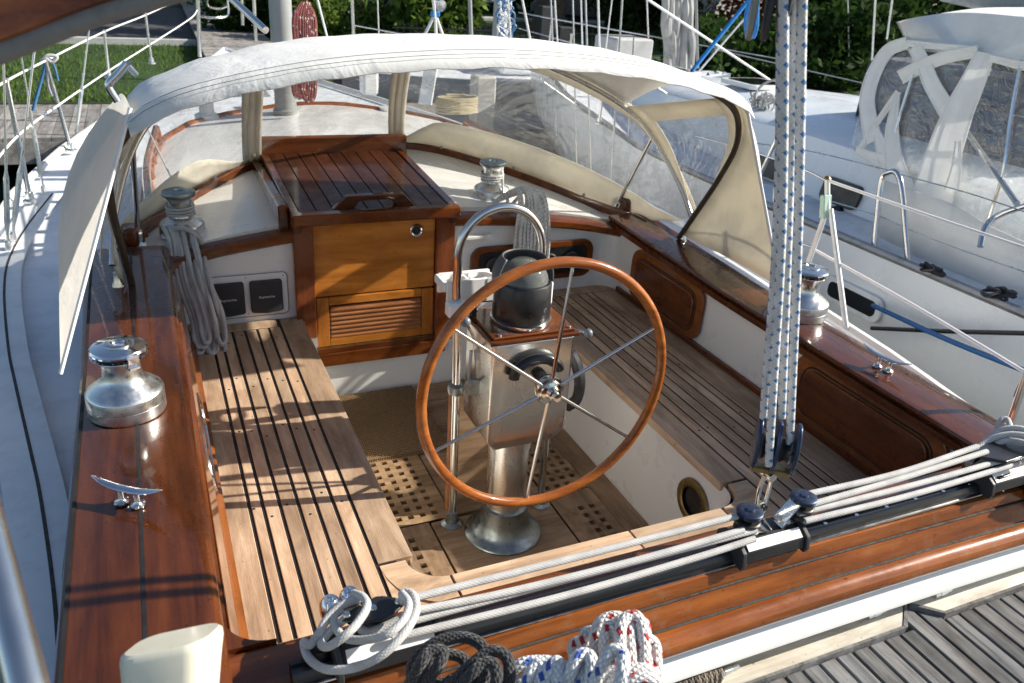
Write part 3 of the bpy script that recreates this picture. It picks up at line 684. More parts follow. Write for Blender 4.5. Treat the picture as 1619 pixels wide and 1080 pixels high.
m_, t_, b_ = mat('compass_dome'); b_.inputs['Base Color'].default_value = (.75, .8, .75, 1); b_.inputs['Transmission Weight'].default_value = .85; b_.inputs['Roughness'].default_value = .03; b_.inputs['IOR'].default_value = 1.35; M['dome'] = m_
obj('dome', mb, 'dome', cb)
mb = MB(); mb.lathe([(.060, 0), (.060, .006), (0, .012)], (*cpc, .580), seg=32); obj('compass_card', mb, 'glass', cb)
# hood: half shell tilted over the dome
mb = MB(); rows = []
for r_, off in ((.100, 0), (.094, 0)):
    pass
def hoodrow(r_, ph): return [Vector((cpc[0]+r_*math.cos(ph)*math.cos(a), cpc[1]+.005+r_*math.cos(ph)*math.sin(a), .585+r_*math.sin(ph))) for a in np.linspace(-.25, PI+.25, 24)]
mb.grid([hoodrow(.098, p) for p in np.linspace(-.15, .80, 8)])
obj('hood', mb, plain('grey_compass_hood', (.10, .105, .11), .5), cb, solid=.005)
mb = MB(); mb.lathe([(.009, 0), (.007, .003), (.004, .003)], (cpc[0]+.045, cpc[1]-.0815, .50), (.48, -.87, 0), 14); obj('screw', mb, 'steel', cb)
# black horseshoe brackets behind the hub (throttle and wheel lock)
mb = MB(); mb.tube([( .0+.080*math.cos(a), 2.0, .30+.055*math.sin(a)) for a in np.linspace(.1, PI*1.02, 16)], .018, 10); obj('wheel_brake', mb, 'black', ped)
mb = MB(); mb.tube(cr([(.155, 2.14, .30), (.185, 2.10, .29), (.198, 2.06, .22), (.19, 2.05, .15), (.165, 2.07, .11)], 6), .02, 8); obj('throttle_guard', mb, 'black', ped)
mb = MB(); mb.lathe([(.026, 0), (.024, .10)], (0, 2.0, .301), (0, -1, 0), 24); obj('shaft', mb, 'satin', ped)
# levers with ball knobs
for nm, a, b in (('gear_lever', (.145, 2.16, .385), py(930, 527, 2.10)), ('throttle_lever', (-.155, 2.12, .36), py(736, 509, 2.05))):
    mb = MB(); mb.tube([a, b], .005, 8); lv = obj(nm, mb, 'steel', ped)
    mb = MB(); mb.ellipsoid(b, (.0165, .0165, .0165), 18, 12); obj('knob', mb, plain('grey_knob', (.13, .15, .17), .3, coat=.3), lv)
# guard rail hoop
gd = thing('pedestal_guard', 'polished stainless tube hoop arching over the pedestal', 'guard rail', (0, 2.22, Z0))
pts = [(-.183, 2.225, Z0+.012), (-.185, 2.225, 0), (-.190, 2.225, .30), (-.200, 2.225, .52), (-.198, 2.225, .60)]
topc = [(-.052+.148*math.cos(a)*1.0, 2.225, .635+.155*math.sin(a)) for a in np.linspace(PI, 0, 16)]
P = pts+topc+[(.103, 2.225, .56), (.115, 2.225, .50), (.16, 2.225, .25), (.178, 2.225, 0), (.185, 2.225, Z0+.012)]
mb = MB(); mb.tube(cr(P, 3), .0145, 16); obj('hoop', mb, 'steel', gd)
for x, q in ((-.183, 0), (.185, 1)):
    mb = MB(); mb.lathe([(.040, 0), (.040, .006), (.026, .016), (.023, .035), (.021, .055), (.016, .058)], (x, 2.225, Z0+.004), seg=28); obj('foot', mb, 'bronze', gd)
mb = MB(); mb.lathe([(.016, -.02), (.027, -.015), (.030, 0), (.027, .015), (.016, .02)], (-.188, 2.225, .155), seg=24); obj('clamp', mb, 'bronze', gd)
# wheel
WC = Vector((-.007, 1.90, .301)); TL = math.radians(2)
ex, ez = Vector((1, 0, 0)), Vector((0, math.sin(TL), math.cos(TL))); axw = ex.cross(ez)*1.0
axn = Vector((0, -math.cos(TL), math.sin(TL)))
mb = MB(); mb.tube([WC+ex*(.412*math.cos(a))+ez*(.412*math.sin(a)) for a in np.linspace(0, 2*PI, 97)[:-1]], .0165, 16, closed=True); wh = obj('steering_wheel', mb, 'wheelwood', ped); wh['label'] = 'large varnished teak wheel with six thin steel spokes'
def wang(u, v):
    q = pp(u, v, WC, axn)-WC; return math.atan2(q.dot(ez), q.dot(ex))
for u, v in [(905, 424), (1033, 520), (992, 691), (833, 786), (690, 712), (718, 521)]:
    a = wang(u, v); d = ex*math.cos(a)+ez*math.sin(a)
    mb = MB(); mb.tube([WC+d*.03+axn*.012, WC+d*.40], .0058, 10, rad=[.0068, .0055]); obj('spoke', mb, 'steel', wh)
mb = MB(); mb.lathe([(.030, -.03), (.046, -.012), (.048, .008), (.045, .016), (.036, .018), (.034, .026), (.022, .030), (.020, .048), (.013, .050), (.012, .066), (0, .067)], WC, axn, 36); hub_ = obj('hub', mb, 'steel', wh)
mb = MB()
for i in range(6): a = i*PI/3+.5; mb.lathe([(.0038, .017), (.0036, .0205), (0, .021)], WC+(ex*math.cos(a)+ez*math.sin(a))*.0405, axn, 8)
obj('hub_bolt', mb, 'bronze', wh)
# drink holder clamped to the guard
dh = thing('drink_holder', 'white plastic drink holder clamped to the pedestal guard', 'drink holder', (-.1, 2.27, .5))
mb = MB(); zc = .515
cen = [(-.165, 2.34), (-.065, 2.34), (.14, 2.33)]
def plate_with_holes(m, outer, holes, z, t):
    pass
for cxx, cyy in cen:
    mb.lathe([(.038, 0), (.048, 0), (.048, -.016), (.038, -.016), (.038, 0)], (cxx, cyy, zc), seg=32, flat=False)
mb.box((-.115, 2.385, zc-.03), (.19, .014, .07), bev=.004); mb.box((-.115, 2.292, zc-.03), (.19, .010, .085), bev=.003)
mb.box((-.212, 2.34, zc-.012), (.016, .10, .03), bev=.004); mb.box((.03, 2.29, zc-.03), (.2, .010, .085), bev=.003)
mb.box((.15, 2.33, zc-.075), (.085, .08, .10), bev=.012); mb.box((.15, 2.33, zc+.0), (.06, .06, .05), bev=.012)
obj('holder', mb, 'white', dh)
mb = MB(); mb.box((-.197, 2.215, zc-.055), (.075, .045, .05), bev=.006); obj('clamp', mb, 'white', dh)
mb = MB(); mb.box((-.150, 2.210, zc-.058), (.025, .040, .045), bev=.005); obj('clamp_pad', mb, 'black', dh)
# pulleys with grey line hanging under the throttle lever
pk = thing('small_block', 'small grey pulley with a lashing beside the pedestal column', 'pulley', (-.155, 2.2, .2))
mb = MB(); mb.tube(cr([(-.165, 2.16, .33), (-.172, 2.15, .24), (-.160, 2.14, .19), (-.145, 2.15, .24), (-.150, 2.16, .33)], 6), .006, 8); obj('lashing', mb, 'rope_grey', pk)
mb = MB(); mb.lathe([(.03, -.006), (.033, -.003), (.033, .003), (.03, .006)], (-.165, 2.12, .215), (.3, 1, 0), 20); obj('sheave', mb, 'bronze', pk)
# ================================================================== WINCHES
def winch(loc, s=1.0, label='', selftail=True, m='winch', capm='chrome', rz_=0, tilt=(0, 0)):
    t = thing('winch', label, 'winch', loc, 'sheet winches on the coamings' if selftail else 'small halyard winches on the cabin top')
    ax = Vector((tilt[0], tilt[1], 1)).normalized(); l = Vector(loc)
    if selftail:
        mb = MB(); mb.lathe([(.0965, 0), (.097, .003), (.097, .029), (.0955, .030)], l, ax, 56); obj('base', mb, 'winch', t)
        mb = MB(); mb.lathe([(.0955, .031), (.097, .032), (.097, .058), (.0955, .062), (.090, .067), (.078, .076), (.063, .086), (.054, .095), (.049, .107), (.047, .125), (.0475, .148), (.053, .160)], l, ax, 56); obj('drum', mb, m, t)
        mb = MB(); mb.lathe([(.050, .158), (.068, .163), (.070, .166), (.050, .170)], l, ax, 48)
        for i in range(32):
            a = 2*PI*i/32; d = Vector((math.cos(a), math.sin(a), 0)); mb.beam(l+ax*.1705+d*.045, l+ax*.1695+d*.067, .004, .003)
        obj('jaw', mb, capm, t)
        mb = MB(); mb.lathe([(.050, .172), (.069, .177), (.070, .182), (.066, .188), (.045, .193), (.032, .194)], l, ax, 48); obj('self_tailer', mb, capm, t)
        mb = MB(); mb.lathe([(.048, .164), (.060, .168), (.060, .174), (.048, .176)], l, ax, 32); obj('jaw_rubber', mb, 'black', t)
        mb = MB(); mb.lathe([(.034, .192), (.034, .198), (.028, .200), (.018, .200), (.014, .196), (.013, .17)], l, ax, 32); cp_ = obj('top_cap', mb, 'steel', t)
        mb = MB(); mb.lathe([(.0125, .193), (0, .193)], l, ax, 8); obj('socket', mb, 'black', cp_)
        d = Vector((math.cos(rz_), math.sin(rz_), 0)); mb = MB()
        mb.beam(l+ax*.186+d*.04, l+ax*.182+d*.078, .034, .008, bev=.002); mb.beam(l+ax*.184+d*.076, l+ax*.150+d*.066, .030, .008, up=d, bev=.002); mb.beam(l+ax*.152+d*.055, l+ax*.152+d*.080, .03, .008, bev=.002)
        obj('feeder_arm', mb, capm, t)
    else:
        k = s
        mb = MB(); mb.lathe([(.072*k, 0), (.075*k, .004), (.075*k, .038*k), (.070*k, .048*k), (.05*k, .060*k), (.040*k, .068*k), (.037*k, .085*k), (.037*k, .12*k), (.042*k, .132*k), (.054*k, .140*k)], l, ax, 40); obj('drum', mb, m, t)
        mb = MB(); mb.lathe([(.054*k, .141*k), (.056*k, .146*k), (.054*k, .154*k), (.045*k, .158*k), (.018*k, .158*k), (.016*k, .15*k), (0, .15*k)], l, ax, 40); obj('top_cap', mb, 'bronze' if m == 'winch' else capm, t)
        mb = MB(); hx = []
        for i in range(90):
            a = i*2*PI/26; z = (.072+.0105*a/(2*PI))*k; hx.append(l+Vector((math.cos(a)*.044*k, math.sin(a)*.044*k, z)))
        mb.tube(hx, .0055, 8); obj('rope_turns', mb, 'rope_dark' if loc[0] > 0 else 'rope_grey', t)
    return t
winch((-1.187, 2.085, .334), label='large satin and chrome self-tailing winch on the wide port coaming', rz_=-1.1)
winch((1.165, 2.095, .333), label='large chrome self-tailing winch on starboard coaming behind the mainsheet', rz_=2.6, m='satin', capm='steel')
wcl = (-.962, 3.50, .345); wcr = (.458, 3.52, .425)
winch(wcl, 1.22, 'small winch with rope turns on port side of the white cabin top', False)
winch(wcr, 1.18, 'small winch with flecked rope turns on the cabin top right of the hatch', False)
# ================================================================== CLEATS
def cleat(loc, ang, label):
    t = thing('cleat', label, 'cleat', loc, 'horn cleats on the coamings'); l = Vector(loc); R = Matrix.Rotation(ang, 3, 'Z')
    P = [(-.088, 0, .058), (-.06, 0, .047), (-.03, 0, .041), (0, 0, .040), (.03, 0, .041), (.06, 0, .047), (.088, 0, .058)]
    mb = MB(); c = cr([l+R@Vector(p) for p in P], 5); n = len(c)
    base = len(mb.v)
    for i, p in enumerate(c):
        w_ = .011*max(.12, (1-abs(2*i/(n-1)-1)**4)); h_ = .0052*max(.3, (1-abs(2*i/(n-1)-1)**4))
        for k in range(10): a = 2*PI*k/10; mb.v.append(tuple(p+R@Vector((0, w_*math.cos(a), h_*math.sin(a)))))
    for i in range(n-1):
        for k in range(10): q = (k+1) % 10; mb.face((base+i*10+k, base+(i+1)*10+k, base+(i+1)*10+q, base+i*10+q), None, True)
    mb.face([base+k for k in range(10)]); mb.face([base+(n-1)*10+k for k in range(9, -1, -1)])
    obj('horns', mb, 'chrome', t)
    for q in (-.020, .020):
        mb = MB(); b = l+R@Vector((q, 0, 0)); mb.lathe([(.016, 0), (.016, .004), (.010, .008), (.0065, .014), (.0065, .042)], b, seg=18)
        for dy in (-.012, .012): mb.lathe([(.005, .003), (.004, .007), (0, .0075)], b+R@Vector((q*.3, dy, 0)), seg=10)
        obj('foot', mb, 'steel', t)
a = pz(152, 755, .39); b = pz(265, 778, .39); ang = math.atan2(b.y-a.y, b.x-a.x)
c0 = (a+b)/2; cleat((c0.x-.01, c0.y+.008, .334), ang, 'polished horn cleat on the port coaming just aft of the big winch')
a = pz(1358, 540, .39); b = pz(1450, 580, .39); ang = math.atan2(b.y-a.y, b.x-a.x); c0 = (a+b)/2
cleat((c0.x, c0.y, .333), ang, 'polished horn cleat on the narrow starboard coaming')
# ================================================================== TRAVELLER
tk = thing('traveller_track', 'long black traveller track bolted athwart the varnished transom beam', 'track', (0, 1.07, .30))
mb = MB(); mb.grid([[(x, y, z) for x in np.linspace(-.93, 1.08, 3)] for y, z in [(1.095, .301), (1.095, .316), (1.085, .326), (1.078, .326), (1.076, .320), (1.066, .320), (1.064, .326), (1.056, .326), (1.047, .314), (1.047, .301)]]); obj('rail', mb, 'black', tk)
mb = MB(); mb.box((.07, 1.043, .3035), (2.0, .006, .004)); obj('strip', mb, 'steel', tk)
mb = MB()
for i in range(20): mb.lathe([(.006, 0), (.005, .002), (0, .0022)], (-.88+i*.101, 1.071, .3205), seg=10)
obj('track_screw', mb, 'steel', tk)
def carbody(name, label, x0, x1, endm='black'):
    t = thing(name, label, 'traveller car', ((x0+x1)/2, 1.06, .33)); mb = MB()
    mb.prism([(x0, y, z) for y, z in [(1.112, .318), (1.112, .345), (1.098, .360), (1.046, .360), (1.026, .345), (1.020, .318)]], (x1-x0, 0, 0)); obj('body', mb, 'black', t, bevel=.003)
    mb = MB(); mb.beam(((x0+x1)/2, 1.0349, .3538), ((x0+x1)/2+.0001, 1.0235, .3355+.006), x1-x0-.02, .003) if 0 else mb.prism([(x0+.008, 1.0455, .3612), (x1-.008, 1.0455, .3612), (x1-.008, 1.0265, .3470), (x0+.008, 1.0265, .3470)][::-1], (0, -.0015, .002)); obj('label_strip', mb, 'pipe', t)
    for q in (x0-.006, x1+.006):
        mb = MB(); mb.prism([(q-.006, y, z) for y, z in [(1.116, .308), (1.116, .349), (1.10, .364), (1.044, .364), (1.020, .349), (1.014, .318), (1.020, .304)]], (.012, 0, 0)); obj('end_cap', mb, 'darkgrey', t, bevel=.003)
    return t
car = carbody('traveller_car', 'black traveller car with white strip under the mainsheet block', .050, .220)
carp = carbody('traveller_end', 'black track end fitting with white strip under the port cam cleat', -.845, -.665)
cars = carbody('traveller_end', 'black track end fitting at starboard end of traveller', .86, 1.04)
# car blocks: horizontal discs either side of the mast-sheet shackle
for nm, (u, v), s in (('car_block', (1183, 820), -1), ('car_block', (1268, 797), 1)):
    c = pz(u, v, .405); t = thing(nm, 'blue-black round pulley on %s side of the traveller car' % ('port' if s < 0 else 'starboard'), 'pulley', c, 'pulleys on the traveller car')
    mb = MB()
    for dz in (-.020, 0, .020): mb.lathe([(.026, dz-.0045), (.029, dz-.002), (.029, dz+.002), (.026, dz+.0045)], c-Vector((0, 0, .006)), seg=28)
    obj('sheave', mb, 'black', t)
    mb = MB(); mb.lathe([(.030, .018), (.030, .022), (.027, .024), (.010, .024), (.008, .028), (0, .0285)], c, seg=30)
    ck = obj('cheek', mb, 'navy', t)
    mb = MB()
    for i in range(7): a = 2*PI*i/7; mb.lathe([(.0042, .0243), (0, .0244)], c+Vector((.018*math.cos(a), .018*math.sin(a), 0)), seg=10)
    obj('hole', mb, 'caulk', ck)
    mb = MB(); mb.beam(c+Vector((-s*.015, .0, .021)), c+Vector((-s*.062, .0, -.035)), .034, .004, bev=.001); mb.beam(c+Vector((-s*.015, .0, -.03)), c+Vector((-s*.06, .0, -.045)), .03, .004); obj('strap', mb, 'steel', t)
# ---- mainsheet
ms = thing('mainsheet', 'white mainsheet rope with blue flecks, four parts rising to the boom', 'rope', (.15, 1.1, .56))
YS = 1.10
strands = [([(1238, -60), (1236, 0), (1229, 360), (1207, 660)], .018), ([(1240, -60), (1239, 0), (1236, 360), (1222, 620), (1215, 735)], -.020), ([(1262, -60), (1256, 60), (1246, 360), (1236, 660)], .018), ([(1270, -60), (1268, 0), (1262, 360), (1252, 620), (1247, 730)], -.020)]
for pts, dy in strands:
    mb = MB(); mb.tube(cr([py(u, v, YS+dy) for u, v in pts], 10), .0088, 12); obj('part', mb, 'rope_sheet', ms)
# small white wire and whipping between the strands
mb = MB(); mb.tube([py(1251, -40, 1.16), py(1250, 90, 1.16)], .006, 8); obj('whipping', mb, 'black', ms)
bl = thing('mainsheet_block', 'grey double sheave mainsheet block with oval cheeks shackled to the car', 'pulley block', (.165, 1.1, .50))
bc = py(1226, 706, YS)
BA = Vector((.80, -.60, 0)); BT = Vector((.60, .80, 0))
def cheek(m, dx, h, w_, th):
    n = 28; m.prism([bc+BA*(dx-th/2)+BT*(w_*math.cos(2*PI*i/n))+Vector((0, 0, h*math.sin(2*PI*i/n))) for i in range(n)], BA*th)
for dx in (-.041, .0, .041):
    mb = MB(); cheek(mb, dx, .064, .040, .010); obj('cheek', mb, 'navy', bl, bevel=.004)
for dx in (-.0205, .0205):
    mb = MB(); mb.lathe([(.030, -.009), (.024, 0), (.030, .009)], bc+BA*dx-Vector((0, 0, .004)), BA, 24); obj('sheave', mb, 'black', bl)
mb = MB(); mb.beam(bc-BA*.044-Vector((0, 0, .062)), bc+BA*.044-Vector((0, 0, .062)), .022, .016, bev=.003); obj('head_strap', mb, 'brass', bl)
zb = bc.z-.075
mb = MB(); mb.tube(cr([(bc.x-.010, bc.y, zb), (bc.x-.016, bc.y, zb-.04), (bc.x-.012, bc.y, zb-.085)], 5), .0055, 10); mb.tube(cr([(bc.x+.010, bc.y, zb), (bc.x+.014, bc.y, zb-.04), (bc.x+.012, bc.y, zb-.085)], 5), .0055, 10)
mb.lathe([(.011, -.016), (.011, .016)], (bc.x, bc.y, zb), (0, 1, 0), 14); mb.tube([(bc.x+.02*math.cos(a)*.8, bc.y, zb-.098+.02*math.sin(a)) for a in np.linspace(0, 2*PI, 20)[:-1]], .005, 8, closed=True); obj('shackle', mb, 'steel', bl)
mb = MB(); mb.beam((bc.x-.01, bc.y, zb-.09), (bc.x-.015, bc.y, .355), .020, .012, up=(0, 1, 0), bev=.002); obj('eye_plate', mb, 'brass', bl)
# upper block hanging from the boom
ub = thing('boom_block', 'dark brown upper mainsheet block hanging at the top edge', 'pulley block', py(1218, 0, 1.12))
c = py(1220, -8, 1.12)
for dx in (-.024, .0, .026):
    mb = MB(); n = 26; mb.prism([c+BA*(dx-.005)+BT*(.042*math.cos(2*PI*i/n))+Vector((0, 0, .072*math.sin(2*PI*i/n))) for i in range(n)], BA*.010); obj('cheek', mb, 'darkgrey' if dx >= 0 else 'bronze', ub, bevel=.003)
# ---- traveller control lines
def line(name, label, plist, m, r, cat='rope', group=None):
    t = thing(name, label, cat, plist[0][0], group)
    for P in plist: mb = MB(); mb.tube(P, r, 10); obj('strand', mb, m, t)
    return t
pl = [[pz(660, 944, .415), pz(900, 884, .413), pz(1165, 816, .412)], [pz(655, 966, .405), pz(800, 937, .395), pz(1010, 885, .395), pz(1175, 838, .397)],
      [pz(640, 985, .385), pz(900, 915, .385), pz(1195, 838, .388)], [pz(620, 1010, .375), pz(900, 940, .372), pz(1100, 882, .372), pz(1193, 852, .378)]]
line('control_line', 'grey-white traveller lines from the port cleat to the car, four parallel parts', [cr(p, 8) for p in pl], 'rope_grey', .0075)
pl = [[pz(1270, 783, .42), pz(1420, 748, .42), pz(1545, 706, .425)], [pz(1285, 797, .405), pz(1430, 755, .41), pz(1560, 714, .415)],
      [pz(1262, 812, .39), pz(1440, 768, .39), pz(1612, 720, .395)], [pz(1272, 824, .38), pz(1440, 783, .38), pz(1612, 732, .385)]]
line('control_line', 'grey-white traveller lines from the car to the starboard end block', [cr(p, 8) for p in pl], 'rope_grey', .0075)
# ---- port cam cleat / fiddle block and its tail
fb = thing('cam_cleat', 'black triangular fiddle block with chrome cam cleat at port end of traveller', 'cam cleat', pz(600, 970, .37))
P = [pz(u, v, .395) for u, v in [(540, 985), (583, 952), (595, 946), (625, 948), (640, 958), (622, 975), (600, 985), (560, 986)]]
for z in (0, -.045):
    mb = MB(); mb.prism([p+Vector((0, 0, z)) for p in P][::-1], (0, 0, .007)); ck = obj('cheek', mb, 'black', fb, bevel=.003)
for u, v, r_ in ((560, 972, .017), (605, 962, .022)):
    c = pz(u, v, .375); mb = MB(); mb.lathe([(r_, -.01), (r_*.8, 0), (r_, .01)], c, seg=24); obj('sheave', mb, 'darkgrey', fb)
mb = MB()
for u, v in ((548, 972), (590, 961), (630, 951)): mb.lathe([(.0075, 0), (.006, .003), (0, .0035)], pz(u, v, .402), seg=14)
obj('screw', mb, 'steel', fb)
for u, v in ((522, 950), (553, 937)):
    c = pz(u, v, .39); mb = MB(); mb.lathe([(.020, -.03), (.021, -.02), (.020, -.004), (.014, .004), (.012, .006), (.006, .006), (.005, .009), (0, .0095)], c, seg=26); obj('cam', mb, 'chrome', fb)
mb = MB(); mb.beam(pz(515, 962, .355), pz(575, 945, .355), .03, .01, bev=.003); obj('cam_plate', mb, 'chrome', fb)
mb = MB(); c = pz(508, 1040, .31); mb.lathe([(.022, 0), (.024, .01), (.018, .035), (0, .04)], c-Vector((0, 0, .005)), seg=22); obj('sheave_housing', mb, 'black', fb)
def q(*a): return [pz(u, v, z) for u, v, z in a]
loops = cr(q((560, 938, .40), (575, 945, .415), (580, 960, .425), (565, 985, .43), (545, 1005, .425), (520, 1022, .40), (508, 1018, .37), (520, 1000, .37), (550, 975, .39)), 8)
loops2 = cr(q((575, 945, .40), (545, 955, .395), (520, 975, .385), (505, 1000, .375), (490, 1020, .36), (480, 1015, .345), (488, 1040, .345), (515, 1058, .355), (560, 1056, .375), (605, 1035, .405), (640, 1000, .425), (658, 965, .43), (652, 940, .43), (636, 938, .42), (640, 955, .41)), 8)
loops3 = cr(q((636, 938, .425), (646, 955, .435), (638, 980, .435), (612, 1003, .425), (575, 1012, .40), (545, 1008, .385), (530, 990, .38), (528, 975, .385), (540, 965, .385)), 8)
loops4 = cr(q((560, 985, .382), (580, 1000, .378), (605, 992, .38), (640, 975, .39)), 8)
line('rope_tail', 'loose loops of grey rope around the port cam cleat', [loops, loops2, loops3, loops4], 'rope_grey', .0078)
# starboard end block and loose coil
sb = thing('end_block', 'black block at the starboard end of the traveller under a rope coil', 'pulley block', pz(1580, 720, .38))
mb = MB(); P = [pz(u, v, .40) for u, v in [(1530, 722), (1575, 695), (1640, 690), (1640, 718), (1590, 735)]]; mb.prism(P[::-1], (0, 0, .010)); mb.prism([p-Vector((0, 0, .05)) for p in P][::-1], (0, 0, .008)); obj('cheek', mb, 'black', sb, bevel=.003)
mb = MB(); mb.lathe([(.024, -.012), (.018, 0), (.024, .012)], pz(1590, 715, .385), seg=24); obj('sheave', mb, 'darkgrey', sb)
cs = [q((1530, 735, .38), (1550, 705, .40), (1585, 688, .43), (1625, 690, .44), (1660, 715, .42)), q((1540, 722, .37), (1562, 694, .41), (1590, 678, .44), (1625, 680, .45), (1660, 700, .43)),
      q((1575, 690, .40), (1580, 668, .43), (1592, 663, .44), (1597, 680, .43), (1590, 700, .40)), q((1555, 712, .38), (1590, 697, .42), (1625, 702, .43), (1650, 720, .42))]
line('rope_coil', 'grey rope coiled over the starboard end of the traveller', [cr(p, 8) for p in cs], 'rope_grey', .0078)
# ================================================================== ROPE HANKS
def hank(name, label, top, length, n, width, m, r, fwd=.0, seed=1, lean=(0, 0), wall=None, tie=None, group=None):
    """long loops hung from a point, bunched at the top; one continuous rope"""
    R = random.Random(seed); t = thing(name, label, 'rope coil', top, group); P = []; T = Vector(top)
    for i in range(n):
        w1 = width*(.55+.45*R.random()); ln = length*(.86+.16*R.random()); ox = (i/(n-1)-.5)*width*1.1; oy = R.uniform(-.02, .02)+fwd
        ph = R.uniform(-.01, .01)
        loop = [(ox*.4-w1*.18, oy*.3, .005), (ox*.7-w1*.35, oy, -ln*.25), (ox-w1*.42+lean[0]*.5, oy-.01, -ln*.6), (ox-w1*.30+lean[0], oy-.015, -ln*.93), (ox+lean[0], oy-.02, -ln), (ox+w1*.30+lean[0], oy-.015, -ln*.93), (ox+w1*.40+lean[0]*.5, oy-.005, -ln*.6), (ox*.7+w1*.35, oy, -ln*.25), (ox*.4+w1*.16, oy*.3, .012)]
        for x, y, z in loop: P.append(T+Vector((x+ph, y+lean[1]*(-z/length), z)))
    mb = MB(); mb.tube(cr(P, 6), r, 9); obj('loops', mb, m, t)
    return t
# port hank: from winch down over the trim onto the seat
def pathrope(t, pts, m, r): mb = MB(); mb.tube(cr(pts, 7), r, 9); return obj('loops', mb, m, t)
t = thing('rope_coil', 'grey rope hank hanging from the port cabin winch down to the seat', 'rope coil', pz(285, 370, .45), 'rope hanks hung on the cabin winches')
R_ = random.Random(5)
for i in range(8):
    a = (i-3.5)/3.5
    top_u, bot_u = 284+a*20+R_.uniform(-4, 4), 326+a*20+R_.uniform(-5, 5)
    lv = 558+R_.uniform(-22, 6)
    def pt(u, v, y): return py(u, v, y)
    P = [pt(262+R_.uniform(-4, 4), 366+i*1.6, 3.46), pt(top_u-6, 357+R_.uniform(-4, 6), 3.42), pt(top_u+4, 385, 3.34-.006*i), pt((top_u+bot_u)/2-6+a*4, 440, 3.22-.008*i), pt(bot_u-4, 505, 3.13-.01*i), pt(bot_u, lv-14, 3.06), pt(bot_u+6, lv, 3.03), pt(bot_u+13, lv-8, 3.05), pt(bot_u+7, lv-50, 3.10), pt((top_u+bot_u)/2+8, 445, 3.20-.01*i), pt(top_u+14, 392, 3.33), pt(top_u+4, 365, 3.42)]
    pathrope(t, P, 'rope_grey', .0092)
pathrope(t, [py(262, 372, 3.43), py(285, 360, 3.36), py(310, 372, 3.34), py(318, 388, 3.34), py(296, 395, 3.33), py(268, 385, 3.38)], 'rope_grey', .0092)
# starboard hank
t = thing('rope_coil', 'dark-flecked white rope hank hanging from the cabin winch behind the compass', 'rope coil', py(820, 310, 3.3), 'rope hanks hung on the cabin winches')
for i in range(9):
    a = (i-4)/4; tu = 835+a*14+R_.uniform(-3, 3); bu = 838+a*22
    P = [py(782+R_.uniform(-3, 3), 322+R_.uniform(-4, 4), 3.42), py(808, 306+R_.uniform(-4, 6), 3.36), py(tu-4, 298+abs(a)*8, 3.30), py(tu+4+a*6, 325, 3.25), py(bu, 370, 3.235), py(bu-4, 415, 3.23), py(bu-2+a*3, 440, 3.22), py(bu+5, 418, 3.225), py(bu+8, 360, 3.22), py(tu+10, 312, 3.28), py(tu+2, 300, 3.31)]
    pathrope(t, P, 'rope_dark', .0080)
pathrope(t, [py(775, 322, 3.45), py(790, 330, 3.38), py(803, 318, 3.37), py(792, 305, 3.40), py(776, 312, 3.46), py(778, 326, 3.44), py(800, 330, 3.36), py(820, 312, 3.33)], 'rope_dark', .0085)
mb = MB(); wr = Vector(wcr); mb.tube([wr+Vector((.05, 0, .15)), py(795, 303, 3.43)], .0055, 8); obj('lead', mb, 'rope_dark', t)
mb = MB(); wl_ = Vector(wcl); mb.tube([wl_+Vector((.05, -.01, .15)), py(300, 372, 3.44)], .007, 8)
tag(obj('halyard_lead', mb, 'rope_grey', org=wl_), 'short rope from the port cabin winch drum down to its hank', 'rope')
# line from the port winch up through the dodger window
mb = MB(); mb.tube([pz(272, 283, .50), py(229, 195, 4.9)], .0045, 8); tag(obj('halyard', mb, 'rope_grey', org=wl_), 'thin halyard running forward from the port cabin winch over the roof', 'rope')
# foreground coils lying over the taffrail
def coil(name, label, cu, cv, z, wu, hv, n, m, r, seed, hang=.6, dep=.05):
    R = random.Random(seed); c = pz(cu, cv, z); t = thing(name, label, 'rope coil', c, 'rope coils hung on the stern rail')
    P = []
    for i in range(n):
        f = i/(n-1)-.5; a0 = R.uniform(-.15, .15)
        ox, oy = f*wu*.9+R.uniform(-.01, .01), R.uniform(-dep, dep)*.7
        w2 = wu*.32*(.7+.5*R.random()); h2 = hv*(.75+.3*R.random())
        for k in range(10):
            a = PI*.5+2*PI*k/10+a0; P.append(c+Vector((ox+w2*math.cos(a)+h2*.25*math.sin(a), oy-.25*h2*math.sin(a)*-1, h2*math.sin(a)*.8 - .02)))
    mb = MB(); mb.tube(cr(P, 5), r, 10); obj('loops', mb, m, t); return t
R_ = random.Random(11)
t = thing('rope_coil', 'black braided rope coil beside the port end of the traveller', 'rope coil', pz(720, 1060, .34), 'rope coils hung on the stern rail')
def flat(pts): return cr([pz(u, v, z) for u, v, z in pts], 7)
for P in ([(650, 1085, .36), (655, 1045, .40), (690, 1015, .43), (735, 1008, .44), (765, 1025, .44), (770, 1060, .42), (755, 1095, .38)], [(668, 1085, .36), (672, 1055, .38), (695, 1035, .39), (730, 1040, .39), (740, 1065, .38), (735, 1095, .36)],
          [(700, 1095, .40), (735, 1060, .45), (775, 1030, .475), (800, 1038, .475), (806, 1065, .46), (800, 1095, .44)], [(640, 1095, .38), (665, 1050, .44), (680, 1030, .45), (700, 1030, .45), (695, 1050, .44), (680, 1070, .42), (672, 1095, .40)], [(720, 1095, .42), (745, 1065, .46), (765, 1048, .47), (782, 1052, .47), (785, 1075, .46), (778, 1095, .44)],
          [(660, 1100, .33), (700, 1080, .34), (760, 1085, .34), (800, 1100, .34)], [(690, 1100, .37), (715, 1075, .40), (745, 1072, .40), (762, 1100, .38)]):
    mb = MB(); mb.tube(flat(P), .0102, 10); obj('loops', mb, 'rope_black', t)
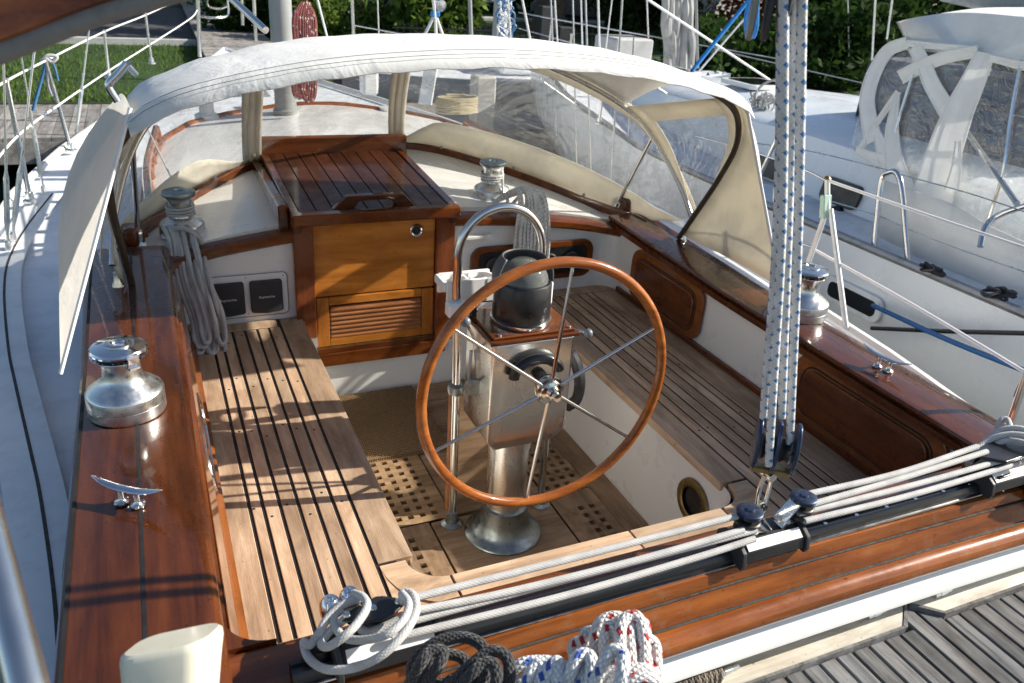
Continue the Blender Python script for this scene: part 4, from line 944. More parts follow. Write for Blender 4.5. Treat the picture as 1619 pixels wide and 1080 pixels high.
t = thing('rope_coil', 'new white rope coil with blue flecks, next to the red flecked one', 'rope coil', pz(880, 1070, .40), 'rope coils hung on the stern rail')
for P in ([(797, 1100, .40), (803, 1068, .44), (825, 1050, .46), (855, 1046, .46), (872, 1050, .46), (868, 1075, .44), (858, 1100, .42)], [(830, 1100, .44), (836, 1070, .47), (850, 1052, .48), (858, 1058, .48), (850, 1100, .46)], [(862, 1100, .45), (868, 1065, .48), (875, 1049, .49), (884, 1052, .49), (880, 1100, .47)],
          [(885, 1100, .44), (902, 1065, .49), (912, 1040, .51), (928, 1035, .51), (936, 1050, .51), (930, 1100, .48)], [(905, 1100, .45), (920, 1075, .48), (925, 1055, .49), (918, 1046, .49), (905, 1060, .48), (895, 1100, .45)], [(940, 1080, .50), (955, 1045, .54), (970, 1028, .555), (985, 1035, .555), (984, 1062, .55), (976, 1100, .52)],
          [(812, 1100, .41), (822, 1080, .43), (845, 1075, .43), (870, 1082, .43), (900, 1090, .43)], [(845, 1100, .40), (880, 1072, .43), (900, 1058, .44), (905, 1080, .43)]):
    mb = MB(); mb.tube(flat(P), .0105, 12); obj('loops', mb, 'rope_blue', t)
t = thing('rope_coil', 'tall new white rope coil with red flecks on the varnished taffrail', 'rope coil', pz(985, 1040, .38), 'rope coils hung on the stern rail')
for P in ([(945, 1075, .40), (940, 1030, .44), (945, 990, .48), (965, 976, .49), (985, 980, .49), (978, 1010, .47), (972, 1050, .44)], [(960, 1070, .44), (955, 1020, .48), (962, 992, .50), (972, 995, .50), (980, 1030, .47), (985, 1070, .44)],
          [(985, 1080, .46), (981, 1030, .50), (982, 992, .52), (993, 975, .525), (1008, 976, .525), (1016, 1000, .51), (1018, 1045, .48), (1015, 1085, .46)], [(1000, 1080, .46), (997, 1030, .49), (996, 995, .51), (1002, 985, .51), (1010, 1020, .49), (1012, 1070, .46)],
          [(1025, 1085, .42), (1022, 1040, .46), (1015, 1018, .47), (1028, 1012, .47), (1037, 1025, .46), (1038, 1060, .44), (1035, 1090, .42)], [(1008, 1085, .41), (1010, 1040, .45), (1004, 1005, .475), (1018, 985, .485), (1022, 1010, .47), (1026, 1050, .44)],
          [(910, 1050, .38), (905, 1025, .40), (915, 1015, .41), (935, 1030, .42), (950, 1050, .42)], [(925, 1045, .40), (922, 1010, .43), (932, 998, .44), (948, 1010, .45), (955, 1040, .44)], [(965, 1085, .48), (990, 1062, .50), (1020, 1058, .50), (1036, 1065, .49)], [(975, 1098, .48), (1000, 1075, .50), (1030, 1073, .50), (1045, 1080, .48)], [(940, 1100, .46), (955, 1070, .48), (975, 1060, .49)]):
    mb = MB(); mb.tube(flat(P), .0100, 12); obj('loops', mb, 'rope_red', t)
# ================================================================== DODGER
dg = thing('dodger', 'white canvas spray hood with clear vinyl windows over the companionway', 'spray hood', (0, 3.4, .4))
AB0 = (0, 2.94, .36); ABn = (0, 1, .57)
def ab(u, v): return pp(u, v, AB0, ABn)
def plane_y(z): return 2.94-(z-.36)*.57
half = [(1.205, .37), (1.215, .53), (1.222, .70), (1.205, .86), (1.13, .985), (1.03, 1.06), (.88, 1.115), (.6, 1.175), (.3, 1.208), (0, 1.220)]
def bowline(hf, yf, n=5, ws=1.0):
    R = [Vector((x, yf(z), z)) for x, z in hf]; Lh = [Vector((-p.x*ws, p.y, p.z)) for p in R[:-1]]
    return cr(R+Lh[::-1], n)
aft = bowline(half, plane_y, ws=.982)
fh = [(1.215, .46), (1.19, .60), (1.12, .77), (1.03, .885), (.87, .98), (.64, 1.07), (.42, 1.115), (.2, 1.135), (0, 1.14)]
def fy(z): return 2.90+(z-.45)*.80
fore = bowline(fh, fy)
def resample(P, n):
    d = [0]; 
    for a, b in zip(P, P[1:]): d.append(d[-1]+(b-a).length)
    o = []
    for i in range(n):
        s = d[-1]*i/(n-1); k = min(len(d)-2, max(0, int(np.searchsorted(d, s))-1)); f = (s-d[k])/max(1e-9, d[k+1]-d[k]); o.append(P[k].lerp(P[k+1], f))
    return o
def sub(P, zmin):                                       # part of a bow above a height
    return [p for p in P if p.z >= zmin]
NA = 41
A_ = resample([p for p in aft if p.z >= (1.03 if p.x > 0 else .99)], NA); F_ = resample([p for p in fore if p.z >= (.90 if p.x > 0 else .80)], NA)
rows = []
hem = [p+Vector((0, -.10, -.030+.003*math.sin(i*1.9))) for i, p in enumerate(A_)]
hem0 = [p+Vector((p.x*.012, -.10, .0)) for p in A_]
rows.append(hem); rows.append([h.lerp(a, .5)+Vector((0, 0, .012)) for h, a in zip(hem0, A_)])
for k in range(0, 9):
    f = k/8; rows.append([a.lerp(b, f)+Vector((0, 0, .012+(.033+.060*(abs(a.x)/1.1)**2)*math.sin(PI*f)*(1-.05*math.cos(i*1.7))))for i, (a, b) in enumerate(zip(A_, F_))])
rf = MB(); rf.grid(rows); obj('roof', rf, 'canvas', dg, solid=.004)
# stitched double seam near the hem
mb = MB(); mb.tube([p+Vector((0, -.045, .0175)) for p in A_], .0010, 5); mb.tube([p+Vector((0, -.075, .0085)) for p in A_], .0010, 5); obj('stitching', mb, 'rubber', dg)
# front skirt and window between moulding and forward bow
Fb = resample(fore, 61)
Mo = resample([molp[0]+Vector((-.0, -.10, .02))]+molp+[Vector((1.20, 3.0, .40))], 61)[::-1]
def fr(i, f):
    a, b = Mo[i], Fb[i]; p = a.lerp(b, f); bulge = math.sin(PI*f)*.05; return p+Vector((p.x*.03, bulge, 0))
SK = .32
def SKi(i):
    x = Mo[i].x; t = min(1, max(0, (abs(x+.2)-.40)/.22)); return .10+.22*t*t*(3-2*t)
mb = MB(); mb.grid([[fr(i, f*SKi(i))+Vector((0, .0, .02*(1-f))) for i in range(61)] for f in (0, .33, .66, 1)]); obj('skirt', mb, 'skirt', dg, solid=.003)
mb = MB(); mb.grid([[fr(i, SKi(i)+(.93-SKi(i))*f) for i in range(61)] for f in np.linspace(0, 1, 8)]); obj('front_window', mb, 'vinyl', dg)
mb = MB(); mb.grid([[fr(i, f)+Vector((0, -.004, 0)) for i in range(61)] for f in (.915, .96, 1.0, 1.01)]); obj('window_border', mb, 'skirt', dg, solid=.003)
# canvas strips dividing the front window
def strip(pts, w0):
    mb = MB()
    for dw0, dw1, dy in ((-w0, -w0*.3, -.006), (-w0*.36, w0*.36, -.010), (w0*.3, w0, -.006)):
        mb.grid([[p+Vector((dw0, dy, 0)), p+Vector((dw1, dy, 0))] for p in pts])
    obj('window_strip', mb, 'skirt', dg, solid=.003)
def near_i(u, v, f):
    best = min(range(61), key=lambda i: abs(proj(fr(i, f))[0]-u)); return best
def proj(P):
    qv = RM.transposed() @ (Vector(P)-CAM); return (CX+FL*qv.x/qv.z, CY+FL*qv.y/qv.z)
for (ub, ut) in ((403, 403), (624, 650)):
    ib = near_i(ub, 0, .05); it = near_i(ut, 0, .97)
    P = []
    for k in range(9):
        f = .05+.92*k/8; i = ib+(it-ib)*k/8; i0 = int(i); g_ = i-i0; P.append(fr(i0, f).lerp(fr(min(60, i0+1), f), g_))
    strip(P, .045)
# side quarter: between forward and aft bow
for s in (1, -1):
    a_ = [p for p in aft if p.x*s > 1.0]; f_ = [p for p in fore if p.x*s > .99]
    if s < 0: a_ = a_[::-1]; f_ = f_[::-1]
    a_ = resample(a_, 14); f_ = resample([Vector((s*1.207, 2.925, .40))]+f_, 14)
    def sd(i, f): return a_[i].lerp(f_[i], f)
    mb = MB(); mb.grid([[sd(i, f) for i in range(14)] for f in (0, .15)]); mb.grid([[sd(i, f) for i in range(14)] for f in (.85, 1.0)])
    mb.grid([[sd(i, f) for i in (11, 12, 13)] for f in (.15, .5, .85)]); mb.grid([[sd(i, f) for i in (0, 1, 2)] for f in (.15, .5, .85)]); obj('side_border', mb, 'skirt', dg, solid=.003)
    mb = MB(); mb.grid([[sd(i, f) for i in range(2, 12)] for f in np.linspace(.15, .85, 6)]); obj('side_window', mb, 'vinyl', dg)
    # aft side curtain: aft bow -> sloping hem
    top = Vector((s*1.085, 2.53, 1.045)); base = Vector((s*(1.36 if s < 0 else 1.27), 2.33, .34))
    pv = Vector((s*1.21, 2.94, .36)); b2 = Vector((s*1.30, 2.95, .345)); a2 = resample([p for p in (a_ if a_[0].z < a_[-1].z else a_[::-1])], 14)
    rows = []
    for k in range(15):
        g_ = k/14; h = top.lerp(base, 1-g_); i = g_*13; i0 = min(12, int(i)); av = a2[i0].lerp(a2[i0+1], i-i0)
        rows.append([h.lerp(av, f)+Vector((s*(.05 if s > 0 else .0)*math.sin(PI*f)*math.sin(PI*min(1, .12+g_*.9)), 0, 0)) for f in np.linspace(0, 1, 7)])
    if s > 0: mb = MB(); mb.grid(rows); obj('side_curtain', mb, 'skirt', dg, solid=.003)
    mb = MB(); mb.tube([r[0] for r in rows], .006, 8); obj('piping', mb, 'pipe', dg)
    if s < 0:   # outer quarter of the port side, outboard down to the deck
        sil = cr([py(190, 148, 2.70), py(150, 195, 2.74), (py(118, 250, 2.80)), py(98, 312, 2.82), py(92, 370, 2.76), py(93, 440, 2.66), py(94, 520, 2.50), py(96, 592, 2.36)], 4)
        sil = resample(sil, 13)[::-1]; rows2 = []
        for k in range(13):
            g_ = k/12; h = top.lerp(base, 1-g_); o_ = sil[k]; deep = Vector((o_.x+.12, o_.y+.35*math.sin(PI*min(1, g_+.15)), o_.z-.10))
            rows2.append([h.lerp(o_, f)+Vector((0, .02*math.sin(PI*f), .01*math.sin(PI*f))) for f in np.linspace(0, 1, 7)])
        mb = MB(); mb.grid(rows2); obj('outer_curtain', mb, 'canvas_thin', dg)
# bows, leathered on the aft bow, bare struts
mb = MB(); mb.tube([p+Vector((-.018*(1 if p.x > 0 else -1), .012, -.012)) for p in aft], .0125, 10); obj('aft_bow', mb, 'darkpipe', dg)
mb = MB(); mb.tube([p+Vector((0, -.014, -.010)) for p in fore], .0125, 10); obj('forward_bow', mb, 'satin', dg)
for s in (1, -1):
    mb = MB(); ft = Vector((s*1.135, 3.44, .375)); tp_ = min(fore, key=lambda p: (Vector((p.x*s, p.z, 0))-Vector((1.11, .80, 0))).length)
    mb.tube([ft, tp_+Vector((0, -.02, -.01))], .010, 10); mb.lathe([(.016, 0), (.016, .05), (.011, .055)], ft-Vector((0, 0, .02)), (tp_-ft), 14); obj('strut', mb, 'steel', dg)
    mb = MB(); mb.lathe([(.022, 0), (.022, .012), (.014, .03), (.013, .06)], (s*1.208, 2.945, .345), seg=16); obj('bow_pivot', mb, 'steel', dg)
    mb = MB(); mb.prism([(s*1.16+dx, 3.40+dy, .345) for dx, dy in ((-.03, -.05), (.03, -.05), (.035, .05), (-.035, .05))], (0, 0, .085)); obj('strut_pad', mb, 'varnish', boat, bevel=.02, bseg=3)
mb = MB()
for i in range(4, 58, 7):
    for f in (.06, .97):
        p = fr(i, f); mb.lathe([(.009, 0), (.008, .005), (.004, .006)], p+Vector((0, -.008, 0)), (0, -1, .2), 10)
obj('snap', mb, 'bronze', dg)
# chrome grab tube at the port corner of the hood
gt = [pp(u, v, (0, 2.55, 0), (0, 1, 0)) for u, v in ((186, 160), (176, 145), (172, 133), (186, 118), (201, 100))]
mb = MB(); mb.tube(cr(gt, 5), .011, 12, rad=None); obj('grab_tube', mb, 'chrome', dg)
mb = MB(); mb.tube([py(201, 102, 2.55), py(214, 116, 2.62)], .009, 10); obj('grab_tube_leg', mb, 'chrome', dg)
# round chrome vent on the skirt
# ================================================================== RIG, STANCHIONS AND LIFELINES
mast = thing('mast', 'grey painted mast on the cabin top beyond the dodger', 'mast', (-.235, 5.25, .5))
mb = MB(); mb.lathe([(.078, 0), (.078, .02), (.066, .03), (.066, 6)], (-.235, 5.25, .52), seg=28); obj('spar', mb, plain('grey_mast_paint', (.30, .32, .32), .45, var=.1), mast)
M['mastgrey'] = bpy.data.materials['grey_mast_paint']
P = []; R_ = random.Random(3)
t = thing('rope_hank', 'faded red rope hank hanging on the mast', 'rope coil', py(482, 10, 5.1))
for i in range(7):
    a = (i-3)/3
    pts = [py(482+a*6, 4, 5.12), py(478+a*13, 30, 5.1), py(480+a*12, 90, 5.08), py(476+a*12, 140+R_.uniform(-8, 16), 5.06), py(484+a*13, 150+R_.uniform(-8, 8), 5.06), py(488+a*10, 90, 5.07), py(488+a*9, 30, 5.1), py(483, 2, 5.12)]
    mb = MB(); mb.tube(cr(pts, 6), .014, 8); obj('loops', mb, 'rope_redhank', t)
def spar(name, label, cat, a, b, r, m, group=None, r2=None):
    mb = MB(); mb.tube([a, b], r, 10, rad=[r, r2 or r]); return tag(obj(name, mb, m, org=a), label, cat, group)
spar('whisker_pole', 'light grey pole sloping down to the mast foot', 'pole', py(362, -6, 5.6), py(420, 48, 5.2), .022, 'satin')
# stanchions on the port side
def stanchion(base, top, label, r=.0125, feet=True):
    t = thing('stanchion', label, 'stanchion', base, 'stanchions along the side decks')
    mb = MB(); mb.tube([base, top], r, 10); mb.lathe([(r*1.25, 0), (r*1.25, .018), (0, .022)], Vector(top)-Vector((0, 0, .005)), seg=10); obj('post', mb, 'satin', t)
    if feet: mb = MB(); mb.lathe([(.036, -.005), (.036, .006), (.022, .016), (.020, .05)], base, seg=18); obj('socket', mb, 'winch', t)
    return t
def pst(ub, vb, ut, vt, y_or=None, zb=.14, dx=0):
    b = pz(ub, vb, zb); t = py(ut, vt, b.y); return b, t
for (a, lab) in (((48, 318, 10, 128), 'leaning stainless stanchion nearest the camera on the port deck'), ((113, 238, 72, 96), 'stainless stanchion with white and blue line tied on top'), ((172, 122, 165, 50), 'slim stainless stanchion seen just left of the chrome grab tube'), ((240, 100, 230, 22), 'slim stainless stanchion near top edge before the dodger')):
    b, t = pst(*a, zb=.14 if a[0] < 150 else .2)
    if a[0] > 150: b = py(a[0], a[1], 7.6 if a[0] < 200 else 8.6); t = py(a[2], a[3], b.y)
    stanchion(b, t, lab)
def wire(name, label, pts, r=.006, m='wire', group='lifelines', cat='lifeline'):
    mb = MB(); mb.tube(cr(pts, 6), r, 7); return tag(obj(name, mb, m, org=pts[0]), label, cat, group)
S1 = py(10, 128, pst(48, 318, 10, 128)[0].y); S2 = py(72, 96, pst(113, 238, 72, 96)[0].y)
wire('lifeline', 'upper white lifeline on the port side running up to the bow', [py(-30, 155, 4.2), S1, S2, py(165, 50, 7.6), py(230, 24, 8.6), py(270, 5, 9.6)])
wire('lifeline', 'lower white lifeline on the port side', [py(-30, 285, 4.2), py(28, 215, S1.y), py(97, 163, S2.y), py(172, 112, 7.6), py(235, 72, 8.6), py(300, 30, 9.6), py(312, 16, 10.0)])
# shrouds with turnbuckles
def shroud(ub, vb, ut, vt, lab, r=.005):
    b = pz(ub, vb, .15); b2 = py(ub, vb, b.y); tpp = py(ut, vt, b.y+.05); d = (tpp-b).normalized()
    t = thing('shroud', lab, 'shroud', b, 'shrouds on the port chainplates')
    mb = MB(); mb.tube([b+d*.05, b+d*((tpp-b).length*1.6)], r, 7); obj('wire', mb, 'satin', t)
    mb = MB(); mb.tube([b, b+d*.05, b+d*.10, b+d*.30, b+d*.34, b+d*.42], .006, 8, rad=[.008, .006, .012, .012, .006, .008]); obj('turnbuckle', mb, 'winch', t)
    mb = MB(); mb.box(b+Vector((0, 0, -.01)), (.02, .05, .05), bev=.003); obj('chainplate', mb, 'winch', t)
shroud(12, 385, 6, 100, 'leftmost shroud at the picture edge'); shroud(20, 372, 55, 75, 'shroud leaning right beside the leftmost one')
shroud(68, 298, 33, 85, 'shroud crossing left of the tied white and blue lines'); shroud(121, 208, 142, 38, 'shroud rising just before the dodger side')
# white and blue lines tied on stanchion top
t = thing('lashing', 'white and blue lines knotted on a port stanchion top', 'rope', S2)
mb = MB(); mb.tube(cr([py(66, 96, S2.y), py(76, 88, S2.y), py(90, 90, S2.y), py(82, 98, S2.y), py(72, 92, S2.y), py(75, 110, S2.y), py(77, 135, S2.y), py(83, 152, S2.y)], 6), .011, 8); obj('white_line', mb, 'rope_grey', t)
M['bluecloth'] = plain('blue_line', (.05, .16, .33), .6, var=.3); M['brightblue'] = plain('bright_blue_rope', (.02, .22, .60), .5, var=.35, scale=40)
mb = MB(); mb.tube(cr([py(72, 90, S2.y), py(70, 110, S2.y), py(60, 145, S2.y), py(52, 175, S2.y)], 6), .010, 8); mb.tube(cr([py(78, 92, S2.y), py(86, 105, S2.y), py(92, 128, S2.y)], 6), .007, 8); obj('blue_line', mb, 'bluecloth', t)
# starboard A-frame stanchion and lifelines
tb = px(1308, 284, 1.68)
t = thing('gate_stanchion', 'white A-shaped gate stanchion behind the starboard winch', 'stanchion', (1.66, tb.y, .12))
M['whitetube'] = plain('white_coated_tube', (.72, .74, .73), .35, .3, var=.15)
f1 = px(1258, 470, 1.70); f2 = px(1338, 520, 1.66)
mb = MB(); a_ = px(1308, 330, 1.68); mb.tube([a_, px(1262, 460, 1.69)], .012, 10); mb.tube([a_+Vector((.01, -.01, 0)), f2], .012, 10); mb.tube([a_, tb], .012, 10); obj('legs', mb, 'whitetube', t)
mb = MB(); mb.beam(px(1306, 308, 1.675), px(1304, 345, 1.675), .045, .03, bev=.004); obj('clamp', mb, plain('pale_green_bronze', (.42, .58, .50), .5, .3), t)
mb = MB(); mb.lathe([(.014, 0), (.016, .006), (.010, .014), (0, .018)], tb, seg=14); obj('cap', mb, 'brass', t)
wire('lifeline', 'upper white lifeline on the starboard side, from A-frame to picture edge', [px(1310, 286, 1.68), px(1460, 338, 1.67), px(1650, 402, 1.66)], .007)
wire('lifeline', 'lower white lifeline on the starboard side behind the winch', [px(1290, 396, 1.69), px(1440, 480, 1.67), px(1650, 606, 1.65)], .007)
wire('lifeline', 'grey wire from the A-frame stanchion forward past the mainsheet', [px(1306, 285, 1.68), px(1270, 268, 1.72), px(1190, 240, 1.84), px(1100, 215, 1.9)], .0045, 'satin')
wire('lifeline', 'lower grey wire from the A-frame stanchion going forward', [px(1288, 392, 1.69), px(1230, 372, 1.74), px(1170, 345, 1.84)], .0045, 'satin')
stanchion(px(1570, 745, 1.30), px(1635, 560, 1.34), 'white stanchion tube at right edge by the rope coil', .012, False)
# pulpit, hatch and windlass on the foredeck
pu = thing('pulpit', 'stainless bow pulpit beyond the dodger top left', 'pulpit', py(330, 70, 10.8))
mb = MB(); mb.tube([py(316, 90, 10), py(313, 2, 10), py(312, -20, 10)], .022, 10); mb.tube([py(384, 40, 10.2), py(382, -10, 10.2)], .018, 8); mb.tube([py(405, 66, 9.2), py(401, -10, 9.2)], .018, 8)
mb.tube(cr([py(330, -10, 10.6), py(328, 8, 10.8), py(345, 14, 11), py(360, 10, 11)], 6), .012, 8); mb.tube(cr([py(316, 26, 10), py(340, 28, 10.3), py(360, 24, 10.4), py(360, 0, 10.4)], 6), .012, 8); obj('tubes', mb, 'satin', pu)
mb = MB(); P = [(-.28, 8.0), (.35, 8.0), (.35, 8.5), (-.28, 8.5)]; mb.prism([(x, y, .30) for x, y in P], (0, 0, .06)); fh_ = obj('foredeck_hatch', mb, 'white', boat, bevel=.02)
mb = MB(); mb.prism([(x, y, .362) for x, y in [(-.2, 8.08), (.27, 8.08), (.27, 8.42), (-.2, 8.42)]], (0, 0, .004)); obj('hatch_glass', mb, 'glass', fh_)
# cabin-top vents and gear seen through the windows
def cowl(x, y, h, lab):
    z = rz(x, y) if y < 5.4 else sheer(y)+.03; t = thing('cowl_vent', lab, 'vent', (x, y, z))
    mb = MB(); mb.lathe([(.075, 0), (.075, .02), (.045, .035), (.042, h), (.055, h+.03)], (x, y, z), seg=24); obj('pipe', mb, 'white', t)
p_ = pz(327, 178, .5); cowl(p_.x, p_.y, .28, 'white ventilator pipe seen through the left dodger window')
p_ = pz(612, 175, .5); cowl(p_.x, p_.y, .34, 'white ventilator pipe seen through the middle dodger window')
t = thing('deck_box', 'white fender locker standing on the foredeck, left of the dodger strip', 'box', pz(588, 150, .3)); b0 = pz(588, 152, .3)
mb = MB(); mb.box(b0+Vector((0, .1, .25)), (.14, .16, .50), bev=.02); obj('box', mb, 'white', t)
b0 = pz(672, 165, .25); t = thing('liferaft_plate', 'bright white tilted board on the foredeck seen through the window', 'board', b0)
mb = MB(); mb.beam(b0, b0+Vector((.10, .1, .42)), .13, .02, bev=.004); obj('board', mb, 'white', t)
b0 = pz(722, 180, .42); t = thing('rope_basket', 'yellowish coil of rope in a basket on the cabin top', 'rope coil', b0)
mb = MB(); hx = []
for i in range(150): a = i*2*PI/16; hx.append(b0+Vector((.155*math.cos(a)+U(-.006, .006), .09*math.sin(a)+U(-.006, .006), .012*i/16+.01)))
mb.tube(hx, .010, 7); obj('loops', mb, rope('manila_rope', (.62, .52, .32), None, .01), t)
# ================================================================== NEXT BOAT
nb = thing('neighbour_sailboat', 'white sailboat moored alongside to starboard with dark portlights', 'sailboat', (4.3, 3, -1))
NZ = .10
def ng(y): return interp(y, [-3, 1, 4.2, 5.7, 7.7, 9.9, 11.5], [2.80, 2.72, 2.68, 2.70, 3.07, 3.78, 4.4])
def nsh(y): return NZ + .03*max(0, (y-5))
ysn = [float(v) for v in np.linspace(-2.5, 11.4, 40)]
mb = MB(); mb.grid([[(ng(y)+d*(1 if y < 9 else 1), y, nsh(y)+dz) for d, dz in ((0, 0), (-.02, -.12), (.01, -.45), (.10, -.8), (.35, -1.05), (1.0, -1.3))] for y in ysn])
mb.grid([[(8.8-ng(y), y, nsh(y)), (8.8-ng(y), y, -1.2)] for y in ysn]); obj('hull', mb, 'nbwhite', nb)
mb = MB(); mb.grid([[(ng(y)+(8.8-2*ng(y))*i/8, y, nsh(y)-.02+.04*math.sin(PI*i/8)) for i in range(9)] for y in ysn]); obj('deck', mb, 'whitedeck', nb)
mb = MB(); mb.tube([(ng(y)+.01, y, nsh(y)+.015) for y in ysn], .026, 8); obj('toe_rail', mb, plain('grey_alloy_rail', (.34, .35, .37), .45, .6, var=.3), nb)
M['bluestripe'] = plain('blue_hull_stripe', (.02, .10, .28), .35, var=.1)
for dz, th, m_n in ():
    mb = MB(); mb.grid([[(ng(y)-.026+.0*dz, y, nsh(y)+dz+q) for y in ysn if y < 3.05] for q in (0, th)]); obj('hull_stripe', mb, m_n, nb)
# recessed hull portlights
def hullport(u, v, ly, lz, lab='hull_portlight'):
    c = px(u, v, 2.66); x = 2.655
    mb = MB(); mb.prism([(x+.02, y, z) for y, z in rrect(c.y-ly/2, c.y+ly/2, c.z-lz/2, c.z+lz/2, min(lz, ly)*.35)], (-.022, 0, 0)); o = obj(lab, mb, 'whitedeck', nb, bevel=.004)
    mb = MB(); mb.prism([(x-.001, y, z) for y, z in rrect(c.y-ly/2+.035, c.y+ly/2-.035, c.z-lz/2+.03, c.z+lz/2-.03, min(lz, ly)*.22)], (-.006, 0, 0)); obj('pane', mb, 'glass', o)
hullport(1347, 472, .44, .155)
# cabin trunk with dark ports
def nx(y): return interp(y, [-1, 3.8, 5.5, 7.5, 8.2], [3.22, 3.20, 3.25, 3.6, 4.2])
ysc = [float(v) for v in np.linspace(.5, 8.0, 26)]
def nch(y): return interp(y, [0, 4.5, 6, 8], [.42, .42, .36, .18])
mb = MB(); mb.grid([[(nx(y), y, nsh(y)), (nx(y)+.03, y, nsh(y)+.10), (nx(y)+.09, y, nsh(y)+nch(y)-.04), (nx(y)+.16, y, nsh(y)+nch(y)), (4.4, y, nsh(y)+nch(y)+.08), (8.8-nx(y), y, nsh(y)+nch(y)), (8.8-nx(y), y, nsh(y))] for y in ysc])
obj('cabin', mb, 'nbwhite', nb)
def cport(u, v, ly, lz):
    c = px(u, v, 3.235); x = 3.195
    P = [(x+.035+(z-c.z)*.2, y, z) for y, z in rrect(c.y-ly/2, c.y+ly/2, c.z-lz/2, c.z+lz/2, lz*.28)]
    mb = MB(); mb.prism(P, (-.03, 0, 0)); obj('portlight', mb, 'black', nb, bevel=.004)
cport(1333, 305, .34, .16); cport(1208, 262, .40, .13)
mb = MB(); c = px(1326, 335, 3.2); mb.lathe([(.045, 0), (.045, .03), (.035, .04), (0, .04)], c, (-1, 0, 0), 20); obj('round_fitting', mb, 'black', nb)
for (u0, v0), (u1, v1) in (((1180, 300), (1400, 402)), ((1190, 312), (1390, 418))):
    mb = MB(); mb.tube([px(u0, v0, 3.1), px(u1, v1, 3.02)], .006, 6); obj('deck_seam', mb, 'bead', nb)
mb = MB(); mb.tube(cr([px(1190, 196, 3.5), px(1240, 210, 3.5), px(1300, 232, 3.45), px(1345, 258, 3.4)], 5), .012, 7); obj('grab_rail', mb, 'steel', nb)
for y in (6.2, 7.6):
    mb = MB(); mb.prism([(x, yy, nsh(y)+nch(y)+.075) for x, yy in rrect(4.0, 4.5, y-.25, y+.25, .06)], (0, 0, .04)); hh_ = obj('cabin_hatch', mb, 'white', nb, bevel=.008)
    mb = MB(); mb.prism([(x, yy, nsh(y)+nch(y)+.1155) for x, yy in rrect(4.05, 4.45, y-.2, y+.2, .05)], (0, 0, .003)); obj('hatch_glass', mb, 'glass', hh_)
R_ = random.Random(9)
for i, (ub, vb, ut, vt, yy) in enumerate(((912, 265, 905, -20, 7.0), (935, 285, 925, -20, 6.4), (965, 300, 985, -20, 6.0), (990, 300, 1002, 60, 5.8), (880, 215, 870, -20, 8.0), (1010, 120, 1160, 215, 6.5), (860, 130, 1000, 230, 7.2))):
    mb = MB(); a = py(ub, vb, yy); b = py(ut, vt, yy+.4); mb.tube([a, b], .008, 6); tag(obj('shroud', mb, 'satin', org=a), 'thin shroud wire number group of the neighbouring bow rigging' if 0 else ['shroud rising from the neighbouring deck edge left of the dodger strut', 'shroud just left of the pale concrete piling', 'slanting shroud passing in front of the piling', 'short shroud behind the dodger side strut', 'shroud at the neighbouring bow', 'guard wire running over the neighbouring foredeck', 'guard wire along the neighbouring bow edge'][i], 'shroud', 'rigging of the neighbouring boat')
for i, (x, y) in enumerate(((3.15, 8.0), (2.80, 6.6), (3.5, 9.2))):
    stanchion((x+.03, y, nsh(y)), (x+.05, y, nsh(y)+.6), ['stanchion at the neighbouring bow seen through the dodger window', 'stanchion amidships on the neighbouring boat behind the dodger', 'foremost stanchion of the neighbouring boat'][i])
# stanchions / gate hoop / lines on the neighbour
t = thing('gate_hoop', 'stainless inverted-U rail on the neighbouring boat edge', 'guard rail', px(1380, 405, 2.75))
mb = MB(); mb.tube(cr([px(1380, 402, 2.76), px(1387, 340, 2.78), px(1394, 285, 2.80), px(1404, 273, 2.80), px(1418, 274, 2.80), px(1426, 300, 2.79), px(1432, 370, 2.77), px(1435, 412, 2.76), px(1433, 425, 2.76)], 8), .016, 10); obj('tube', mb, 'steel', t)
t = thing('stern_rail', 'stainless curved rail at the right picture edge on the neighbouring boat', 'guard rail', px(1550, 388, 2.8))
mb = MB(); mb.tube(cr([px(1550, 390, 2.8), px(1558, 360, 2.85), px(1580, 340, 2.9), px(1640, 320, 2.9)], 8), .016, 10); obj('tube', mb, 'steel', t)
t = thing('bimini_strut', 'sloping stainless strut inside the clear enclosure', 'strut', px(1610, 325, 3.1))
mb = MB(); mb.tube([px(1526, 205, 3.4), px(1608, 322, 3.1)], .016, 10); obj('tube', mb, 'steel', t)
for pts, lab in (([(1160, 222), (1275, 238), (1400, 268), (1420, 275), (1530, 305), (1650, 345)], 'upper'), ([(1200, 290), (1290, 312), (1385, 340), (1436, 362), (1520, 395), (1650, 440)], 'lower')):
    wire('lifeline', lab+' thin grey lifeline wire of the neighbouring boat', [px(u, v, 2.8) for u, v in pts], .0035, 'satin', 'lifelines of the neighbouring boat')
stanchion(px(1198, 285, 2.75), px(1230, 215, 2.78), 'bent stanchion on the neighbouring boat by the mainsheet', .014)
stanchion(px(1222, 345, 2.72), px(1226, 300, 2.74), 'short dark stanchion on the neighbouring boat behind the mainsheet', .014)
# small gear on its deck
for u, v, n_, lab in ((1475, 432, 'rope_bundle', 'small black rope bundle on the neighbouring deck edge'), (1570, 470, 'deck_fitting', 'small black deck fitting with a line near right edge')):
    c = pz(u, v, NZ+.03); mb = MB(); mb.tube(cr([c+Vector((U(-.06, .06), U(-.07, .07), U(0, .05))) for i in range(14)], 5), .010, 7); tag(obj(n_, mb, 'black', org=c), lab, 'fitting')
